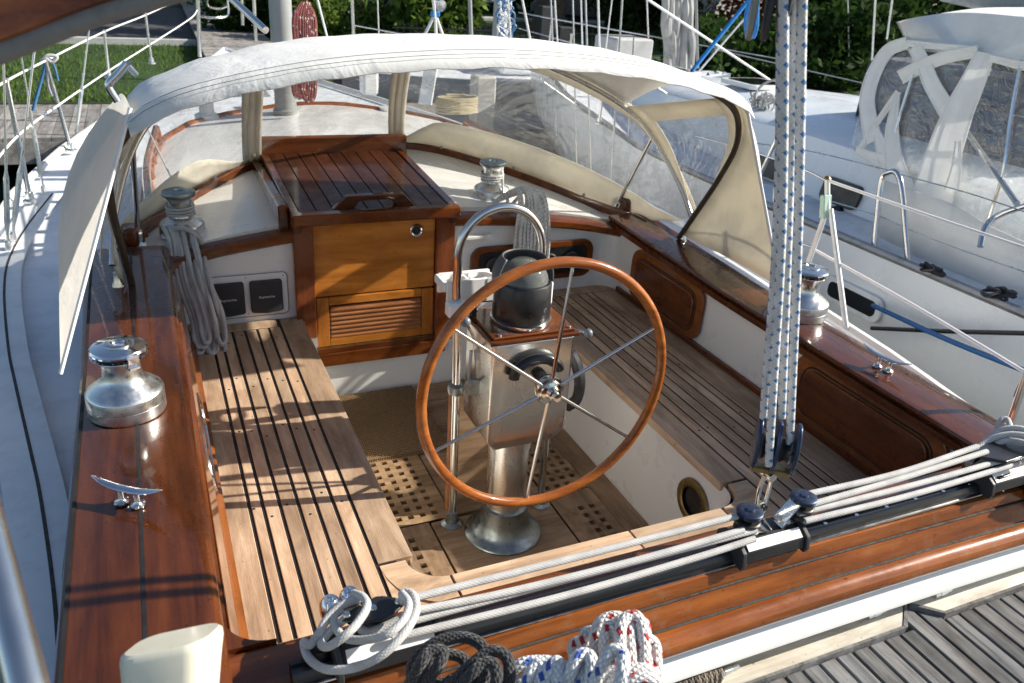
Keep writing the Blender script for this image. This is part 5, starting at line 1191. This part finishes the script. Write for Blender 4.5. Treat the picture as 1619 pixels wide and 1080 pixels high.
# winch coil / anchor area: lines over cabin top
t = thing('rope_pile', 'tangle of pale rope on the neighbouring cabin top', 'rope coil', px(1205, 175, 3.6))
mb = MB(); c = px(1207, 172, 3.6); mb.tube(cr([c+Vector((U(-.12, .12), U(-.14, .14), U(-.09, .14))) for i in range(40)], 4), .008, 6); mb.tube(cr([px(1188, 170, 3.6), px(1200, 140, 3.6), px(1218, 128, 3.65), px(1235, 125, 3.7)], 6), .010, 7); obj('loops', mb, 'rope_grey', t)
# mooring lines
def mline(lab, pts, m, r): mb = MB(); mb.tube(cr(pts, 8), r, 8); tag(obj('mooring_line', mb, m, org=pts[0]), lab, 'rope', 'mooring lines between the boats')
mline('black mooring line hanging level against the neighbouring hull', [px(1378, 519, 2.6), px(1500, 524, 2.55), px(1660, 528, 2.5)], 'black', .012)
mline('blue mooring line sloping down across the neighbouring hull', [px(1380, 483, 2.6), px(1500, 538, 2.5), px(1660, 602, 2.35)], 'bluestripe', .014)
mline('short black line hanging at right picture edge', [px(1625, 590, 2.2), px(1612, 615, 2.2), px(1607, 628, 2.2)], 'black', .012)
# enclosure: bimini top, clear panels with white canvas strips
en = thing('cockpit_enclosure', 'white canvas bimini with clear vinyl panels on the neighbouring boat', 'enclosure', px(1450, 250, 3.4))
X0 = 3.3
top_edge = [(1433, 66), (1470, 68), (1550, 78), (1619, 96), (1700, 115)]
ridge = [(1432, 60), (1440, 42), (1465, 27), (1540, 14), (1619, 12), (1700, 14)]
te = cr([px(u, v, X0+.05) for u, v in top_edge], 6); re_ = cr([px(u, v, X0+.05+min(.5, .25*i)) for i, (u, v) in enumerate(ridge)], 6); te = resample(te, 30); re_ = resample(re_, 30)
far = [p+Vector((1.6*min(1, i/14)**.5, .05-.25*(1-min(1, i/10)), -.12*min(1, i/8))) for i, p in enumerate(re_)]
mb = MB(); mid = [a.lerp(b, .45)+Vector((-.12, 0, .10)) for a, b in zip(te, re_)]
mb.grid([[p+Vector((0, 0, -.05)) for p in te], te, mid, re_, far]); obj('bimini_top', mb, 'canvas', en, solid=.004)
def ex_(u, v, f=None): # enclosure skin: aft-leaning side surface
    x = X0-.10+.15*max(0, min(1, (300-v)/250)); return px(u, v, x)
# forward slope (spray hood) outline
sk = [[ex_(u, v) for u, v in r] for r in ([(1433, 66), (1470, 68), (1550, 80), (1619, 95), (1680, 110)], [(1400, 100), (1450, 110), (1530, 120), (1610, 140), (1690, 160)], [(1372, 140), (1432, 165), (1510, 180), (1600, 200), (1690, 225)], [(1355, 190), (1415, 225), (1490, 245), (1590, 270), (1690, 300)], [(1345, 235), (1410, 285), (1480, 330), (1560, 370), (1690, 420)])]
mb = MB(); mb.grid(sk); obj('clear_panel', mb, 'vinyl2', en)
for a_ in range(3):
    mb = MB(); mb.tube(cr([p+Vector((-.02, 0, 0)) for p in (sk[0][a_+1], sk[1][a_+1], sk[2][a_+1], sk[3][a_+1], sk[4][a_+1])], 4), .010, 7); obj('frame_tube', mb, 'steel', en)
def cstrip(pts, w, m='canvas'):
    P = cr([ex_(u, v) for u, v in pts], 6); mb = MB(); rows = []
    for i, p in enumerate(P):
        d = (P[min(i+1, len(P)-1)]-P[max(i-1, 0)]).normalized(); sd_ = d.cross(Vector((1, .45, .2))).normalized()
        f = i/(len(P)-1); ww = (w[0]+(w[1]-w[0])*f)*.72; rows.append([p+sd_*ww+Vector((-.03, -.01, 0)), p+Vector((-.036, -.014, 0)), p-sd_*ww+Vector((-.03, -.01, 0))])
    mb.grid(rows, smooth=False); so_ = obj('canvas_strip', mb, m, en)
    for e_ in (0, 2): mb = MB(); mb.tube([r[e_] for r in rows], .006, 6); obj('piping', mb, 'pipe', so_)
def zs(*P): return [(1260+a/3.6, b/3.6) for a, b in P]
cstrip(zs((640, 242), (530, 290), (450, 420), (412, 560), (425, 690), (450, 800)), (.045, .075))
cstrip(zs((1085, 300), (1010, 470), (930, 640), (850, 860), (790, 1080), (760, 1250)), (.065, .17))
cstrip(zs((680, 262), (735, 370), (780, 480), (865, 625)), (.05, .065))
cstrip(zs((600, 440), (720, 378), (860, 325), (1040, 292)), (.055, .04))
cstrip(zs((580, 540), (555, 720), (560, 900), (610, 1080), (640, 1220)), (.02, .13))
cstrip(zs((590, 520), (480, 680), (375, 845)), (.02, .02))
cstrip(zs((470, 760), (500, 850), (540, 960)), (.03, .08)); cstrip(zs((350, 850), (430, 890), (510, 915)), (.03, .06))
cstrip(zs((1110, 330), (1200, 350), (1300, 370), (1450, 410)), (.02, .02)); cstrip(zs((640, 245), (800, 262), (1040, 285)), (.02, .02))
cstrip(zs((930, 800), (920, 950), (890, 1080)), (.02, .05))
# lower white weather cloth and dark boxes added to stand in for the shaded interior
mb = MB(); mb.grid([[px(u, v, 2.95+.002*i) for i, (u, v) in enumerate(r)] for r in ([(1400, 285), (1440, 300), (1500, 320), (1570, 360), (1700, 420)], [(1385, 330), (1430, 350), (1500, 385), (1570, 430), (1700, 480)], [(1390, 375), (1440, 400), (1510, 440), (1590, 475), (1700, 530)])]); obj('weather_cloth', mb, 'canvas', en, solid=.004)
M['navycloth_shade'] = plain('navy_upholstery_and_interior_shade', (.05, .055, .085), .8, var=.3); M['maroon'] = plain('maroon_board', (.09, .03, .03), .5)
mb = MB(); a = px(1405, 215, 3.8); b = px(1660, 250, 3.8); mb.box(((a.x), (a.y+b.y)/2, a.z), (.04, a.y-b.y, .62), bev=.01); mb.box(((a.x+.5), a.y-.1, a.z), (1.0, .04, .62), bev=.01); obj('interior_shade_box', mb, 'navycloth_shade', nb)
mb = MB(); a = px(1530, 170, 4.3); mb.box(a, (.6, 1.5, .5), bev=.05); tag(obj('cockpit_cushion', mb, 'navycloth_shade', org=a), 'navy cushion inside the clear enclosure', 'cushion')
mb = MB(); a = px(1470, 235, 4.1); mb.box(a, (.05, .9, .75), bev=.01); tag(obj('companion_board', mb, 'maroon', org=a), 'dark maroon panel inside the clear enclosure', 'board')
mb = MB(); a = px(1590, 250, 3.9); mb.box(a, (.05, .8, .5), bev=.03); tag(obj('table_leaf', mb, 'whitedeck', org=a), 'pale folded table inside the clear enclosure', 'table')
spar('boom', 'grey boom with brown sail cover crossing the top right corner', 'boom', px(1500, -20, 4.4), px(1800, 40, 4.0), .10, 'mastgrey')
# blue rope and crossing wires (top right)
spar('blue_line', 'bright blue line slanting down to the right of the grey bundle', 'rope', py(1192, -10, 7.5), py(1094, 112, 7.5), .022, 'brightblue')
t = thing('rope_hank', 'bright blue rope hank hanging at the top edge', 'rope coil', py(1188, 10, 5.2))
for i in range(5):
    a = (i-2)/2; mb = MB(); mb.tube(cr([py(1190+a*3, -10, 5.2), py(1182+a*4, 30, 5.2), py(1186+a*4, 60, 5.2), py(1194+a*3, 40, 5.2), py(1195+a*3, -10, 5.2)], 6), .012, 7); obj('loops', mb, 'brightblue', t)
for a, b, r, lab in (((1010, -10), (1222, 130), .014, 'long white stay crossing down to the right behind the dodger'), ((1192, 12), (1102, 116), .012, 'white stay crossing the blue line'), ((822, -20), (840, 72), .012, 'white stay left of the concrete pile'), ((876, -20), (882, 78), .009, 'thin upright stay above the dodger'), ((945, -20), (948, 85), .012, 'flecked white halyard above the dodger'), ((970, -20), (957, 84), .007, 'thin slanted stay above the dodger'), ((802, -20), (808, 70), .009, 'thin upright stay beside the rope-hung pole'), ((497, -20), (517, 58), .010, 'pale stay right of the red hank'), ((1385, -20), (1378, 105), .012, 'upright white stay in front of the dark hedge'), ((1412, -10), (1402, 62), .012, 'looped white line in front of the dark hedge'), ((685, -20), (690, 55), .010, 'thin stay beside the white tripod')):
    spar('stay', lab, 'stay', py(*a, 8.5), py(*b, 8.5), r, 'wire', 'stays and halyards of the boats beyond')
for i, (u, vt, vb, y, r, m_) in enumerate(((556, -20, 60, 9.5, .02, 'satin'), (742, -20, 62, 12, .03, 'mastgrey'), (1022, -20, 60, 13, .012, 'wire'), (1100, -20, 108, 10, .02, 'mastgrey'), (918, -20, 82, 11, .01, 'wire'), (596, -20, 58, 14, .01, 'wire'), (1340, -20, 120, 12, .01, 'wire'))):
    spar('spar', ['thin steel spar above the dodger left of centre', 'grey spar left of the rope-hung pole', 'thin line left of the weathered bundle', 'thin grey spar right of the weathered bundle', 'thin line above the dodger right half', 'fine line above the iron fence', 'fine upright line before the dark hedge'][i], 'spar', py(u, vt, y), py(u+3, vb, y), r, m_, 'spars and lines in the marina')
for i, (a, b) in enumerate((((820, 20), (1240, 95)), ((820, 45), (1060, 110)), ((560, 40), (680, 62)), ((1130, 78), (1400, 140)))):
    spar('guard_wire', ['guard wire crossing behind the stays at top', 'lower guard wire crossing behind the stays', 'guard wire above the dodger left of the tripod', 'guard wire in front of the hedge behind the mainsheet'][i], 'wire', py(*a, 10), py(*b, 9), .008, 'satin', 'guard wires of the boats beyond')
t = thing('furled_sail', 'grey weathered furled sail bundle hanging vertically behind the dodger', 'furled sail', py(1065, 100, 9))
M['oldcanvas'] = canvas('weathered_grey_canvas', (.42, .42, .41), .1, .25)
for i in range(9):
    a = (i-4)/4; mb = MB(); mb.tube(cr([py(1072+a*20+U(-3, 3), v, 9+U(-.05, .05)) for v in (-20, 10, 40, 70, 112)], 5), .05, 8, rad=None); obj('fold', mb, 'oldcanvas', t)
t = thing('rigging_pole', 'pole hung with tangled blue and white lines beyond the dodger', 'pole', py(797, 60, 9))
mb = MB(); mb.tube([py(797, -20, 9), py(794, 65, 9)], .05, 10); obj('pole', mb, 'whitetube', t)
mb = MB()
for i in range(5): mb.tube(cr([py(795+U(-10, 20), -5+14*j+U(-5, 5), 8.9) for j in range(6)], 5), .012, 6)
obj('lines', mb, 'bluecloth', t); mb = MB()
for i in range(5): mb.tube(cr([py(795+U(-8, 14), 5+12*j+U(-5, 5), 8.9) for j in range(6)], 5), .012, 6)
obj('white_lines', mb, 'wire', t)
# boat across the basin, seen low through the dodger windows
ob = thing('moored_boat', 'blue-grey hulled boat lying across the basin beyond the bow', 'boat', (5.2, 12.4, -1))
mb = MB(); rows = []
for i in range(19):
    f = i/18; x = 1.6+f*7.0; w_ = 1.05*math.sin(PI*min(1, max(0.02, f*.93+.05)))**.6; rows.append([(x, 12.2-w_, -.12-.05*math.sin(PI*f)), (x, 12.2-w_*.93, -.6), (x, 12.2-w_*.6, -1.2), (x, 12.2+w_*.6, -1.2), (x, 12.2+w_, -.12-.05*math.sin(PI*f))])
mb.grid(rows); obj('hull', mb, plain('blue_grey_paint', (.20, .26, .33), .4, coat=.3), ob)
mb = MB(); mb.grid([[r[0], tuple((a+b)/2 for a, b in zip(r[0], r[-1])), r[-1]] for r in rows]); obj('deck', mb, 'whitedeck', ob)
mb = MB(); mb.box((5.3, 12.2, .02), (2.6, 1.0, .34), bev=.06); cb_ = obj('cabin', mb, 'nbwhite', ob)
mb = MB(); mb.box((5.3, 11.69, .05), (1.8, .02, .14), bev=.005); obj('window', mb, 'glass', cb_)
mb = MB(); mb.lathe([(.06, 0), (.05, 6)], (4.1, 12.2, .1), seg=14); obj('mast', mb, 'mastgrey', ob)
# pilings
M['concrete'] = plain('pale_concrete', (.50, .50, .48), .85, var=.2, scale=6, bmp=.4)
def piling(u0, u1, vt, y, zb, lab):
    a = py(u0, vt, y); b = py(u1, vt, y); c = (a+b)/2; wd = (b-a).length
    t = thing('piling', lab, 'piling', (c.x, c.y, zb), 'square pilings in the marina'); mb = MB(); mb.box((c.x, c.y+wd/2, (c.z+zb)/2), (wd, wd, c.z-zb), bev=.02); obj('shaft', mb, 'concrete', t)
piling(975, 1035, 62, 8.8, -1.6, 'square pale concrete piling standing beyond the dodger roof')
piling(755, 786, 122, 9.2, -1.6, 'square white piling seen through the right dodger window')
# ================================================================== FOREGROUND
fg = thing('mizzen_boom', 'out-of-focus varnished wooden arc with grey edging in the top left corner', 'boom', pd(100, 0, .9))
D = .95
arcp = cr([pd(u, v, D) for u, v in ((-120, 128), (-60, 104), (0, 80), (60, 57), (120, 33), (180, 12), (250, -8), (340, -34), (430, -60))], 5)
top = [pd(430, -160, D), pd(-120, -160, D)]
mb = MB(); nrm = (RM @ Vector((0, 0, 1))); mb.prism([p-nrm*.022 for p in list(arcp)+top], nrm*.045); obj('wood', mb, 'rail', fg)
mb = MB(); mb.tube(arcp, .0150, 14); obj('edge_cover', mb, 'rubber', fg)
fp = thing('stern_rail_post', 'blurred stainless tube in the bottom left corner', 'post', pd(40, 1080, .75))
mb = MB(); mb.tube([pd(-45, 740, .80), pd(48, 1110, .66)], .0165, 20); obj('tube', mb, 'satin', fp)
cf = thing('cream_fender', 'out-of-focus cream plastic cap standing at the bottom edge', 'cap', pd(272, 1060, 1.15))
mb = MB(); rows = []
cc = pd(273, 1052, 1.15); rx = RM @ Vector((1, -.02, 0)); rz2 = RM @ Vector((0, 0, 1)); ry = -(RM @ Vector((0, 1, 0)))
ro = []
for h_, w_ in ((-.30, .046), (-.10, .057), (0.0, .0640), (.026, .0665), (.034, .0650), (.038, .060)):
    ro.append([cc+rx*(a*w_/.07)+rz2*(b*w_/.07)+ry*(h_+.16*a) for a, b in rrect(-.07, .07, -.05, .05, .035, 6)])
mb.grid([r+[r[0]] for r in ro]); k = mb.add(ro[-1]); mb.face([k+i for i in range(len(ro[-1]))])
obj('body', mb, 'cream', cf)
# ================================================================== DOCK
DZ = .02
dk = thing('dock', 'weathered grey wooden dock behind the transom with pale rub boards', 'dock', (.9, .4, DZ))
yb = pz(1430, 957, DZ).y; mA = pz(1430, 957, DZ); oA = pz(1426, 994, DZ); mB = pz(1490, 971, DZ)
mb = MB(); x = -3.2
while x < 4.5:
    ye = oA.y-.012 if x < oA.x else (mB.y-.012 if x > mB.x else mA.y+(mB.y-mA.y)*(x-mA.x)/(mB.x-mA.x)-.018)
    mb.box((x+.0235, -.9, DZ-.010), (.047, 2*(ye+.9), .020), bev=.0025); x += .0535
obj('planks', mb, 'greywood', dk)
def board(P, m, lab, h=.022):
    mb = MB(); mb.prism([(x, y, DZ-.012) for x, y in P], (0, 0, h)); rb = obj('rub_board', mb, m, dk, bevel=.003)
    if lab: rb['label'] = lab
    return rb
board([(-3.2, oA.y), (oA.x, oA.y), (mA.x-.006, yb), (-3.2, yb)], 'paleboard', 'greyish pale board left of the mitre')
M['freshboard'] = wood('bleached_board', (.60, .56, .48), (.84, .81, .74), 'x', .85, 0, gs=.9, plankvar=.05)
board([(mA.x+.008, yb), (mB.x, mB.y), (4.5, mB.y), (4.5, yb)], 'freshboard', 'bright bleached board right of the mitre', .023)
mb = MB(); mb.prism([(x, y, DZ-.012) for x, y in [(-3.2, oA.y-.009), (oA.x+.004, oA.y-.009), (oA.x+.004, oA.y-.002), (-3.2, oA.y-.002)]], (0, 0, .0245)); mb.prism([(x, y, DZ-.012) for x, y in [(mA.x-.004, yb), (oA.x+.001, oA.y), (oA.x+.006, oA.y-.010), (mA.x+.005, yb)]], (0, 0, .024)); mb.prism([(x, y, DZ-.012) for x, y in [(mB.x-.004, mB.y-.010), (4.5, mB.y-.010), (4.5, mB.y-.002), (mB.x, mB.y-.002), (mA.x+.008, yb-.006), (mA.x+.002, yb-.012)]], (0, 0, .0245)); obj('batten', mb, 'greywood', dk)
mb = MB(); mb.box((.6, .0, DZ-.16), (8, 1.9, .26)); obj('frame', mb, 'greywood', dk)
for u, v in ((1385, 967), (1490, 934), (1150, 1057)):
    c = pz(u, v+3, DZ+.018); mb = MB(); mb.lathe([(.007, -.032), (.007, .032)], c, (1, .06, 0), 12); mb.lathe([(.0085, -.012), (.0085, .012)], c, (1, .06, 0), 12); tag(obj('hinge_pin', mb, 'winch', org=c), {1385: 'steel pin on the pale dock board left of the mitre', 1490: 'steel pin on the bleached dock board right of the mitre', 1150: 'steel pin at the left end of the dock board near the brown fender'}[u], 'pin', 'steel pins along the dock edge')
c = pz(1088, 1072, .05); t = thing('rope_fender', 'brown knotted rope fender on the dock edge', 'fender', c)
mb = MB()
for i in range(9): p = c+Vector((-.06+.016*i, .004*math.sin(i), 0)); mb.tube([p+Vector((0, .028*math.cos(a), .028*math.sin(a))) for a in np.linspace(0, 2*PI, 15)[:-1]], .0105, 8, closed=True)
obj('wrapping', mb, rope('old_brown_rope', (.22, .17, .12), None, .010, dirt=.5), t)
# ================================================================== WATER, LAND, FAR DOCK
wm, t_, b_ = mat('marina_water'); b_.inputs['Base Color'].default_value = (.012, .022, .02, 1); b_.inputs['Roughness'].default_value = .06; b_.inputs['IOR'].default_value = 1.33
bump(t_, noise(t_, coords(t_, (1, 1, 1)), 2.2, 5, .6), b_, .5, .06); M['water'] = wm
mb = MB(); mb.quad((-80, -60, -1.0), (90, -60, -1.0), (90, 13.4, -1.0), (-80, 13.4, -1.0)); struct('water', mb, 'water')
M['grass'] = plain('lawn_grass', (.022, .055, .010), .9, var=.5, scale=1.2, bmp=1, bscale=60)
GZ = -.5
mb = MB(); mb.grid([[(x, y, GZ+.04*math.sin(x*.7)*math.sin(y*.5)) for x in np.linspace(-60, 90, 40)] for y in np.linspace(11.4, 220, 60)], smooth=True); mb.quad((-60, 11.4, GZ), (90, 11.4, GZ), (90, 11.4, -2), (-60, 11.4, -2)); struct('lawn', mb, 'grass')
me = MB()
for i in range(26000):
    x = U(-4.6, 2.2) if i % 3 else U(2, 9); y = 11.45+ (U(0, 1)**1.3)*6.2; h_ = U(.03, .075); a = U(0, PI); dx, dy = math.cos(a)*.010, math.sin(a)*.010
    z = GZ+.04*math.sin(x*.7)*math.sin(y*.5); lx, ly = U(-.03, .03), U(-.03, .03); k = me.add([(x-dx, y-dy, z-.005), (x+dx, y+dy, z-.005), (x+lx, y+ly, z+h_)]); me.face((k, k+1, k+2))
tag(obj('grass', me, 'leaf2'), 'green grass blades on the sunlit lawn', 'grass', kind='stuff')
M['asphalt'] = plain('asphalt', (.075, .075, .08), .9, var=.3, scale=3, bmp=.3)
mb = MB(); mb.quad((-60, 17.9, GZ+.06), (6.0, 17.9, GZ+.06), (6.0, 26, GZ+.06), (-60, 26, GZ+.06)); struct('road', mb, 'asphalt')
mb = MB(); mb.box((-27, 17.8, GZ+.03), (66, .18, .14)); struct('kerb', mb, 'concrete')
mb = MB(); mb.box((14, 27, GZ+.03), (26, .6, .1)); struct('path', mb, 'concrete')
fd = thing('far_dock', 'grey plank dock along the lawn edge beyond the port lifelines', 'dock', (-2, 10.5, GZ))
M['farwood'] = wood('grey_far_planks', (.20, .195, .19), (.42, .41, .395), 'y', .9, 0, gs=.5, plankvar=.4)
mb = MB(); x = -9
while x < 14: mb.box((x, 10.45, GZ-.03), (.138, 1.9, .05)); x += .145
obj('planks', mb, 'farwood', fd); mb = MB(); mb.box((2.5, 9.52, GZ-.16), (23, .05, .22)); obj('fascia', mb, 'farwood', fd)
mb = MB()
for i in range(8): mb.lathe([(.13, 0), (.13, 1.3)], (-8+i*3, 9.7, -1.9), seg=14)
obj('pile', mb, 'bark', fd)
gw = thing('gangway', 'grey planked finger dock leading away ahead of the bow', 'dock', (1.2, 12, GZ))
a, b = pz(312, 62, -.3), pz(410, 62, -.3)
mb = MB(); y = 11.0
while y < 30: f = (y-11)/19; mb.box((.55+f*.5, y, -.33), (1.35, .13, .05)); y += .14
obj('planks', mb, 'farwood', gw)
# ---- vegetation
def leafcloud(mb, c, r, n, size, R, shell=.55):
    c = Vector(c)
    for i in range(n):
        while True:
            p = Vector((R.uniform(-1, 1), R.uniform(-1, 1), R.uniform(-1, 1)))
            if shell < p.length < 1: break
        p = Vector((p.x*r[0], p.y*r[1], p.z*r[2]))+c
        n_ = Vector((R.gauss(0, 1), R.gauss(0, 1), R.gauss(0, 1)+.6)).normalized(); u = n_.orthogonal().normalized(); v = n_.cross(u); s = size*R.uniform(.6, 1.4)
        a = R.uniform(0, 6.28); uu = u*math.cos(a)+v*math.sin(a); vv = n_.cross(uu)
        k = mb.add([p-uu*s, p-vv*s*.45+uu*s*.1, p+uu*s, p+vv*s*.45+uu*s*.1]); mb.face((k, k+1, k+2, k+3))
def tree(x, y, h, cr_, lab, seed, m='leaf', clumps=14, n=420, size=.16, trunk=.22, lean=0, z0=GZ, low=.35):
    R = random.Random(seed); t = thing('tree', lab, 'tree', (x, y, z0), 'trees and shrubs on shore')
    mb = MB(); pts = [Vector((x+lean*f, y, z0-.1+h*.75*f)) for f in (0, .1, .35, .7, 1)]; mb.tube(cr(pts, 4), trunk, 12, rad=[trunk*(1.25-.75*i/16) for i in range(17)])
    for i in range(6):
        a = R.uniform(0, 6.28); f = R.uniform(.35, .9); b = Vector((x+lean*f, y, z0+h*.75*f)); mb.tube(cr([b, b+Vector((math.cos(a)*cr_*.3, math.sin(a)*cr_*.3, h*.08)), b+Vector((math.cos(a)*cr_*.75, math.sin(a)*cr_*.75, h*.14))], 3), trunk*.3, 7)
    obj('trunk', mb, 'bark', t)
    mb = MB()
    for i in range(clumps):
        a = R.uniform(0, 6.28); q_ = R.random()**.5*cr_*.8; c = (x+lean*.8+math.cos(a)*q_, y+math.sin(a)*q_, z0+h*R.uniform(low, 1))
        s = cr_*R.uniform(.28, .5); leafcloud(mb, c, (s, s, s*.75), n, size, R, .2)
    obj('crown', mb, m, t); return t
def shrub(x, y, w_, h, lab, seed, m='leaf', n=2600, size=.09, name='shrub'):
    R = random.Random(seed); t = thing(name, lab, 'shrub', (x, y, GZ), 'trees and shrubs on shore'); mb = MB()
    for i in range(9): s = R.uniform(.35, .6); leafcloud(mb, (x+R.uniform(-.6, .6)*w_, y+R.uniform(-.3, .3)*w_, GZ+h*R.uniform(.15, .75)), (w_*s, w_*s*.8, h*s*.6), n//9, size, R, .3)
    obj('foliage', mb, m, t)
    mb = MB()
    for i in range(6): mb.tube([(x+R.uniform(-.2, .2), y, GZ-.05), (x+R.uniform(-.5, .5)*w_, y+R.uniform(-.2, .2), GZ+h*.6)], .025, 6)
    obj('stem', mb, 'bark', t)
    return t
shrub(1.4, 19.0, 1.6, 2.4, 'dark shrub behind the port lifelines at the lawn end', 1, n=5000)
shrub(2.9, 17.5, 1.2, 1.7, 'broad-leaved shrub right of the dock beyond the mast', 2, 'leaf2', n=2600)
shrub(5.0, 17.0, 1.4, 1.6, 'spiky yellow-green shrub above the dodger centre', 3, 'leaf2', n=3000, size=.14)
shrub(13.0, 22.0, 2.2, 2.0, 'low dark green hedge to the right of the parked car', 5, n=5000, size=.11)
shrub(15.2, 18.5, 2.0, 1.6, 'rusty red low shrub ahead of the neighbouring bow', 6, 'redleaf', n=3200)
shrub(17.5, 17.5, 2.6, 3.2, 'tall dark hedge section behind the blue rope', 7, n=7000, size=.12)
shrub(16.5, 13.0, 2.8, 3.6, 'big dark green hedge behind the neighbouring boat bow', 8, n=9000, size=.12)
shrub(17.0, 9.0, 2.8, 3.8, 'big dark hedge behind the neighbouring bimini', 9, n=9000, size=.12)
shrub(18, 5.0, 3.0, 3.6, 'dark hedge at the right picture edge', 10, n=8000, size=.12)
shrub(9.5, 13.2, 2.2, 1.3, 'low dark undergrowth nearest the right bank', 31, n=4500, size=.10)
shrub(12.5, 12.6, 2.4, 1.9, 'dense dark bush on the right bank beyond the neighbouring bow', 32, n=6500, size=.10)
shrub(14.5, 8.5, 2.6, 2.6, 'dense dark bush close behind the clear enclosure', 33, n=7000, size=.10)
tree(6.2, 22.5, 8, 3.4, 'shore tree with pale brown trunk left of centre', 21, 'leaf', trunk=.30, low=.45, lean=.4)
tree(10.0, 22.5, 9, 4.0, 'shore tree with thick dark leaning trunk above the dodger', 22, 'leaf', trunk=.42, lean=1.2, low=.5)
tree(18.0, 21.0, 7, 3.0, 'slim shore tree in front of the white garage', 23, 'leaf', trunk=.2, low=.35)
tree(-3.0, 30.0, 9, 4.5, 'large tree beyond the road at left', 24, 'leaf', n=520, size=.2, low=.2)
tree(2.5, 31.0, 9, 4.5, 'large tree beyond the road near the mast', 25, 'leaf', n=520, size=.2, low=.15)
tree(9.5, 34.0, 9, 5.0, 'large tree far behind the parked vehicles', 26, 'leaf', n=560, size=.22, low=.1)
tree(15.5, 33.0, 9, 5.0, 'large dark tree far right of the parked car', 27, 'leaf', n=560, size=.22, low=.1)
tree(23.0, 27.0, 9, 5.0, 'large dark tree behind the garage', 28, 'leaf', n=560, size=.22, low=.1)
tree(25.0, 16.0, 9, 5.0, 'large tree behind the big hedge', 29, 'leaf', n=560, size=.22, low=.1)
# white garage, fence and car
gh = thing('garage', 'white house wall with panelled door behind the trees', 'house', (19.5, 24, GZ))
mb = MB(); mb.box((20.0, 25.5, 1.2), (6.5, 4, 3.4)); obj('wall', mb, 'white', gh)
mb = MB(); mb.prism([(16.4, 23.1, 2.9), (23.6, 23.1, 2.9), (23.6, 27.9, 2.9), (16.4, 27.9, 2.9)], (0, 0, .25)); obj('roof', mb, 'darkgrey', gh)
mb = MB(); mb.box((19.5, 23.47, .65), (2.4, .06, 2.1), bev=.01); gd_ = obj('garage_door', mb, 'whitedeck', gh)
mb = MB(); mb.box((17.6, 23.46, 1.5), (.8, .08, .9)); obj('window', mb, 'glass', gh)
def vehicle(x, y, rz_, m, lab, cat='car', L_=4.4, W_=1.8, H_=1.45):
    t = thing('parked_'+('truck' if cat == 'truck' else 'car'), lab, cat, (x, y, GZ)); R = Matrix.Rotation(rz_, 3, 'Z'); o_ = Vector((x, y, GZ+.06))
    def tr_(p): return o_+R@Vector(p)
    prof = [(-.5*L_, .32), (-.5*L_, .72), (-.46*L_, .86), (-.36*L_, .92), (-.24*L_, H_*.97), (.08*L_, H_), (.24*L_, .95), (.44*L_, .82), (.5*L_, .62), (.5*L_, .30)]
    mb = MB(); mb.prism([tr_((a, -W_/2, b)) for a, b in prof], R@Vector((0, W_, 0))); obj('body', mb, m, t, bevel=.07, bseg=3)
    wp = [(-.33*L_, .93), (-.23*L_, H_*.93), (.07*L_, H_*.95), (.20*L_, .95)]
    for s in (-1, 1):
        mb = MB(); mb.prism([tr_((a, s*(W_/2+.004)-.004, b)) for a, b in wp], R@Vector((0, .008, 0))); obj('side_window', mb, 'glass', t)
        mb = MB(); mb.box(tr_((-.5*L_-.01, s*W_*.38, .68)), (.05, .22, .14), R, .01); obj('tail_light', mb, plain('red_lens', (.45, .02, .02), .2), t)
        for a in (-.31, .31):
            mb = MB(); mb.lathe([(.20, -.11), (.33, -.10), (.34, 0), (.33, .10), (.20, .11)], tr_((a*L_, s*(W_/2-.10), .33)), R@Vector((0, 1, 0)), 24); wl = obj('wheel', mb, 'black', t)
            mb = MB(); mb.lathe([(.20, 0), (.17, .01), (0, .02)], tr_((a*L_, s*(W_/2+.01), .33)), R@Vector((0, s, 0)), 20); obj('rim', mb, 'satin', wl)
M['carblue'] = plain('dark_blue_paint', (.015, .025, .06), .25, coat=1); M['carwhite'] = plain('white_paint', (.7, .7, .7), .25, coat=1)
vehicle(13.0, 24.5, 2.2, 'carblue', 'dark blue car parked on shore behind the stays'); vehicle(9.0, 30.5, .2, 'carwhite', 'white truck parked far behind the lawn near the top edge', 'truck', 4.8, 1.9, 1.8)
# dark iron fence above dodger
fe = thing('iron_fence', 'low black iron fence on shore above the dodger left of centre', 'fence', (5.5, 16.6, GZ))
mb = MB()
for i in range(44): mb.tube([(3.6+i*.13, 15.9, GZ), (3.6+i*.13, 15.9, GZ+.72)], .012, 5)
for z in (.12, .62): mb.box((6.4, 15.9, GZ+z), (5.8, .03, .03))
obj('bars', mb, 'black', fe)
mb = MB(); mb.box((6.55, 15.5, GZ+.55), (.32, .3, 1.2), bev=.02); mb.box((7.0, 15.5, GZ+.38), (.35, .3, .8), bev=.02); tag(obj('bollard_post', mb, 'darkgrey', org=(6.55, 15.5, GZ)), 'dark square post at the end of the iron fence', 'post')
tp_ = thing('tripod', 'white tripod with a lamp and blue clamp above the dodger', 'tripod', py(685, 55, 9.8))
mb = MB(); a = py(688, 22, 10)
for u in (668, 690, 702): mb.tube([a, py(u, 62, 10)], .02, 8)
mb.tube([a, py(683, -15, 10)], .02, 8); obj('legs', mb, 'whitetube', tp_)
mb = MB(); mb.box(a, (.10, .08, .07), bev=.01); obj('clamp', mb, 'brightblue', tp_)
mb = MB(); mb.lathe([(.04, -.06), (.075, 0), (.07, .04), (0, .05)], py(695, 8, 10), (.2, -1, -.2), 18); obj('lamp', mb, 'winch', tp_)
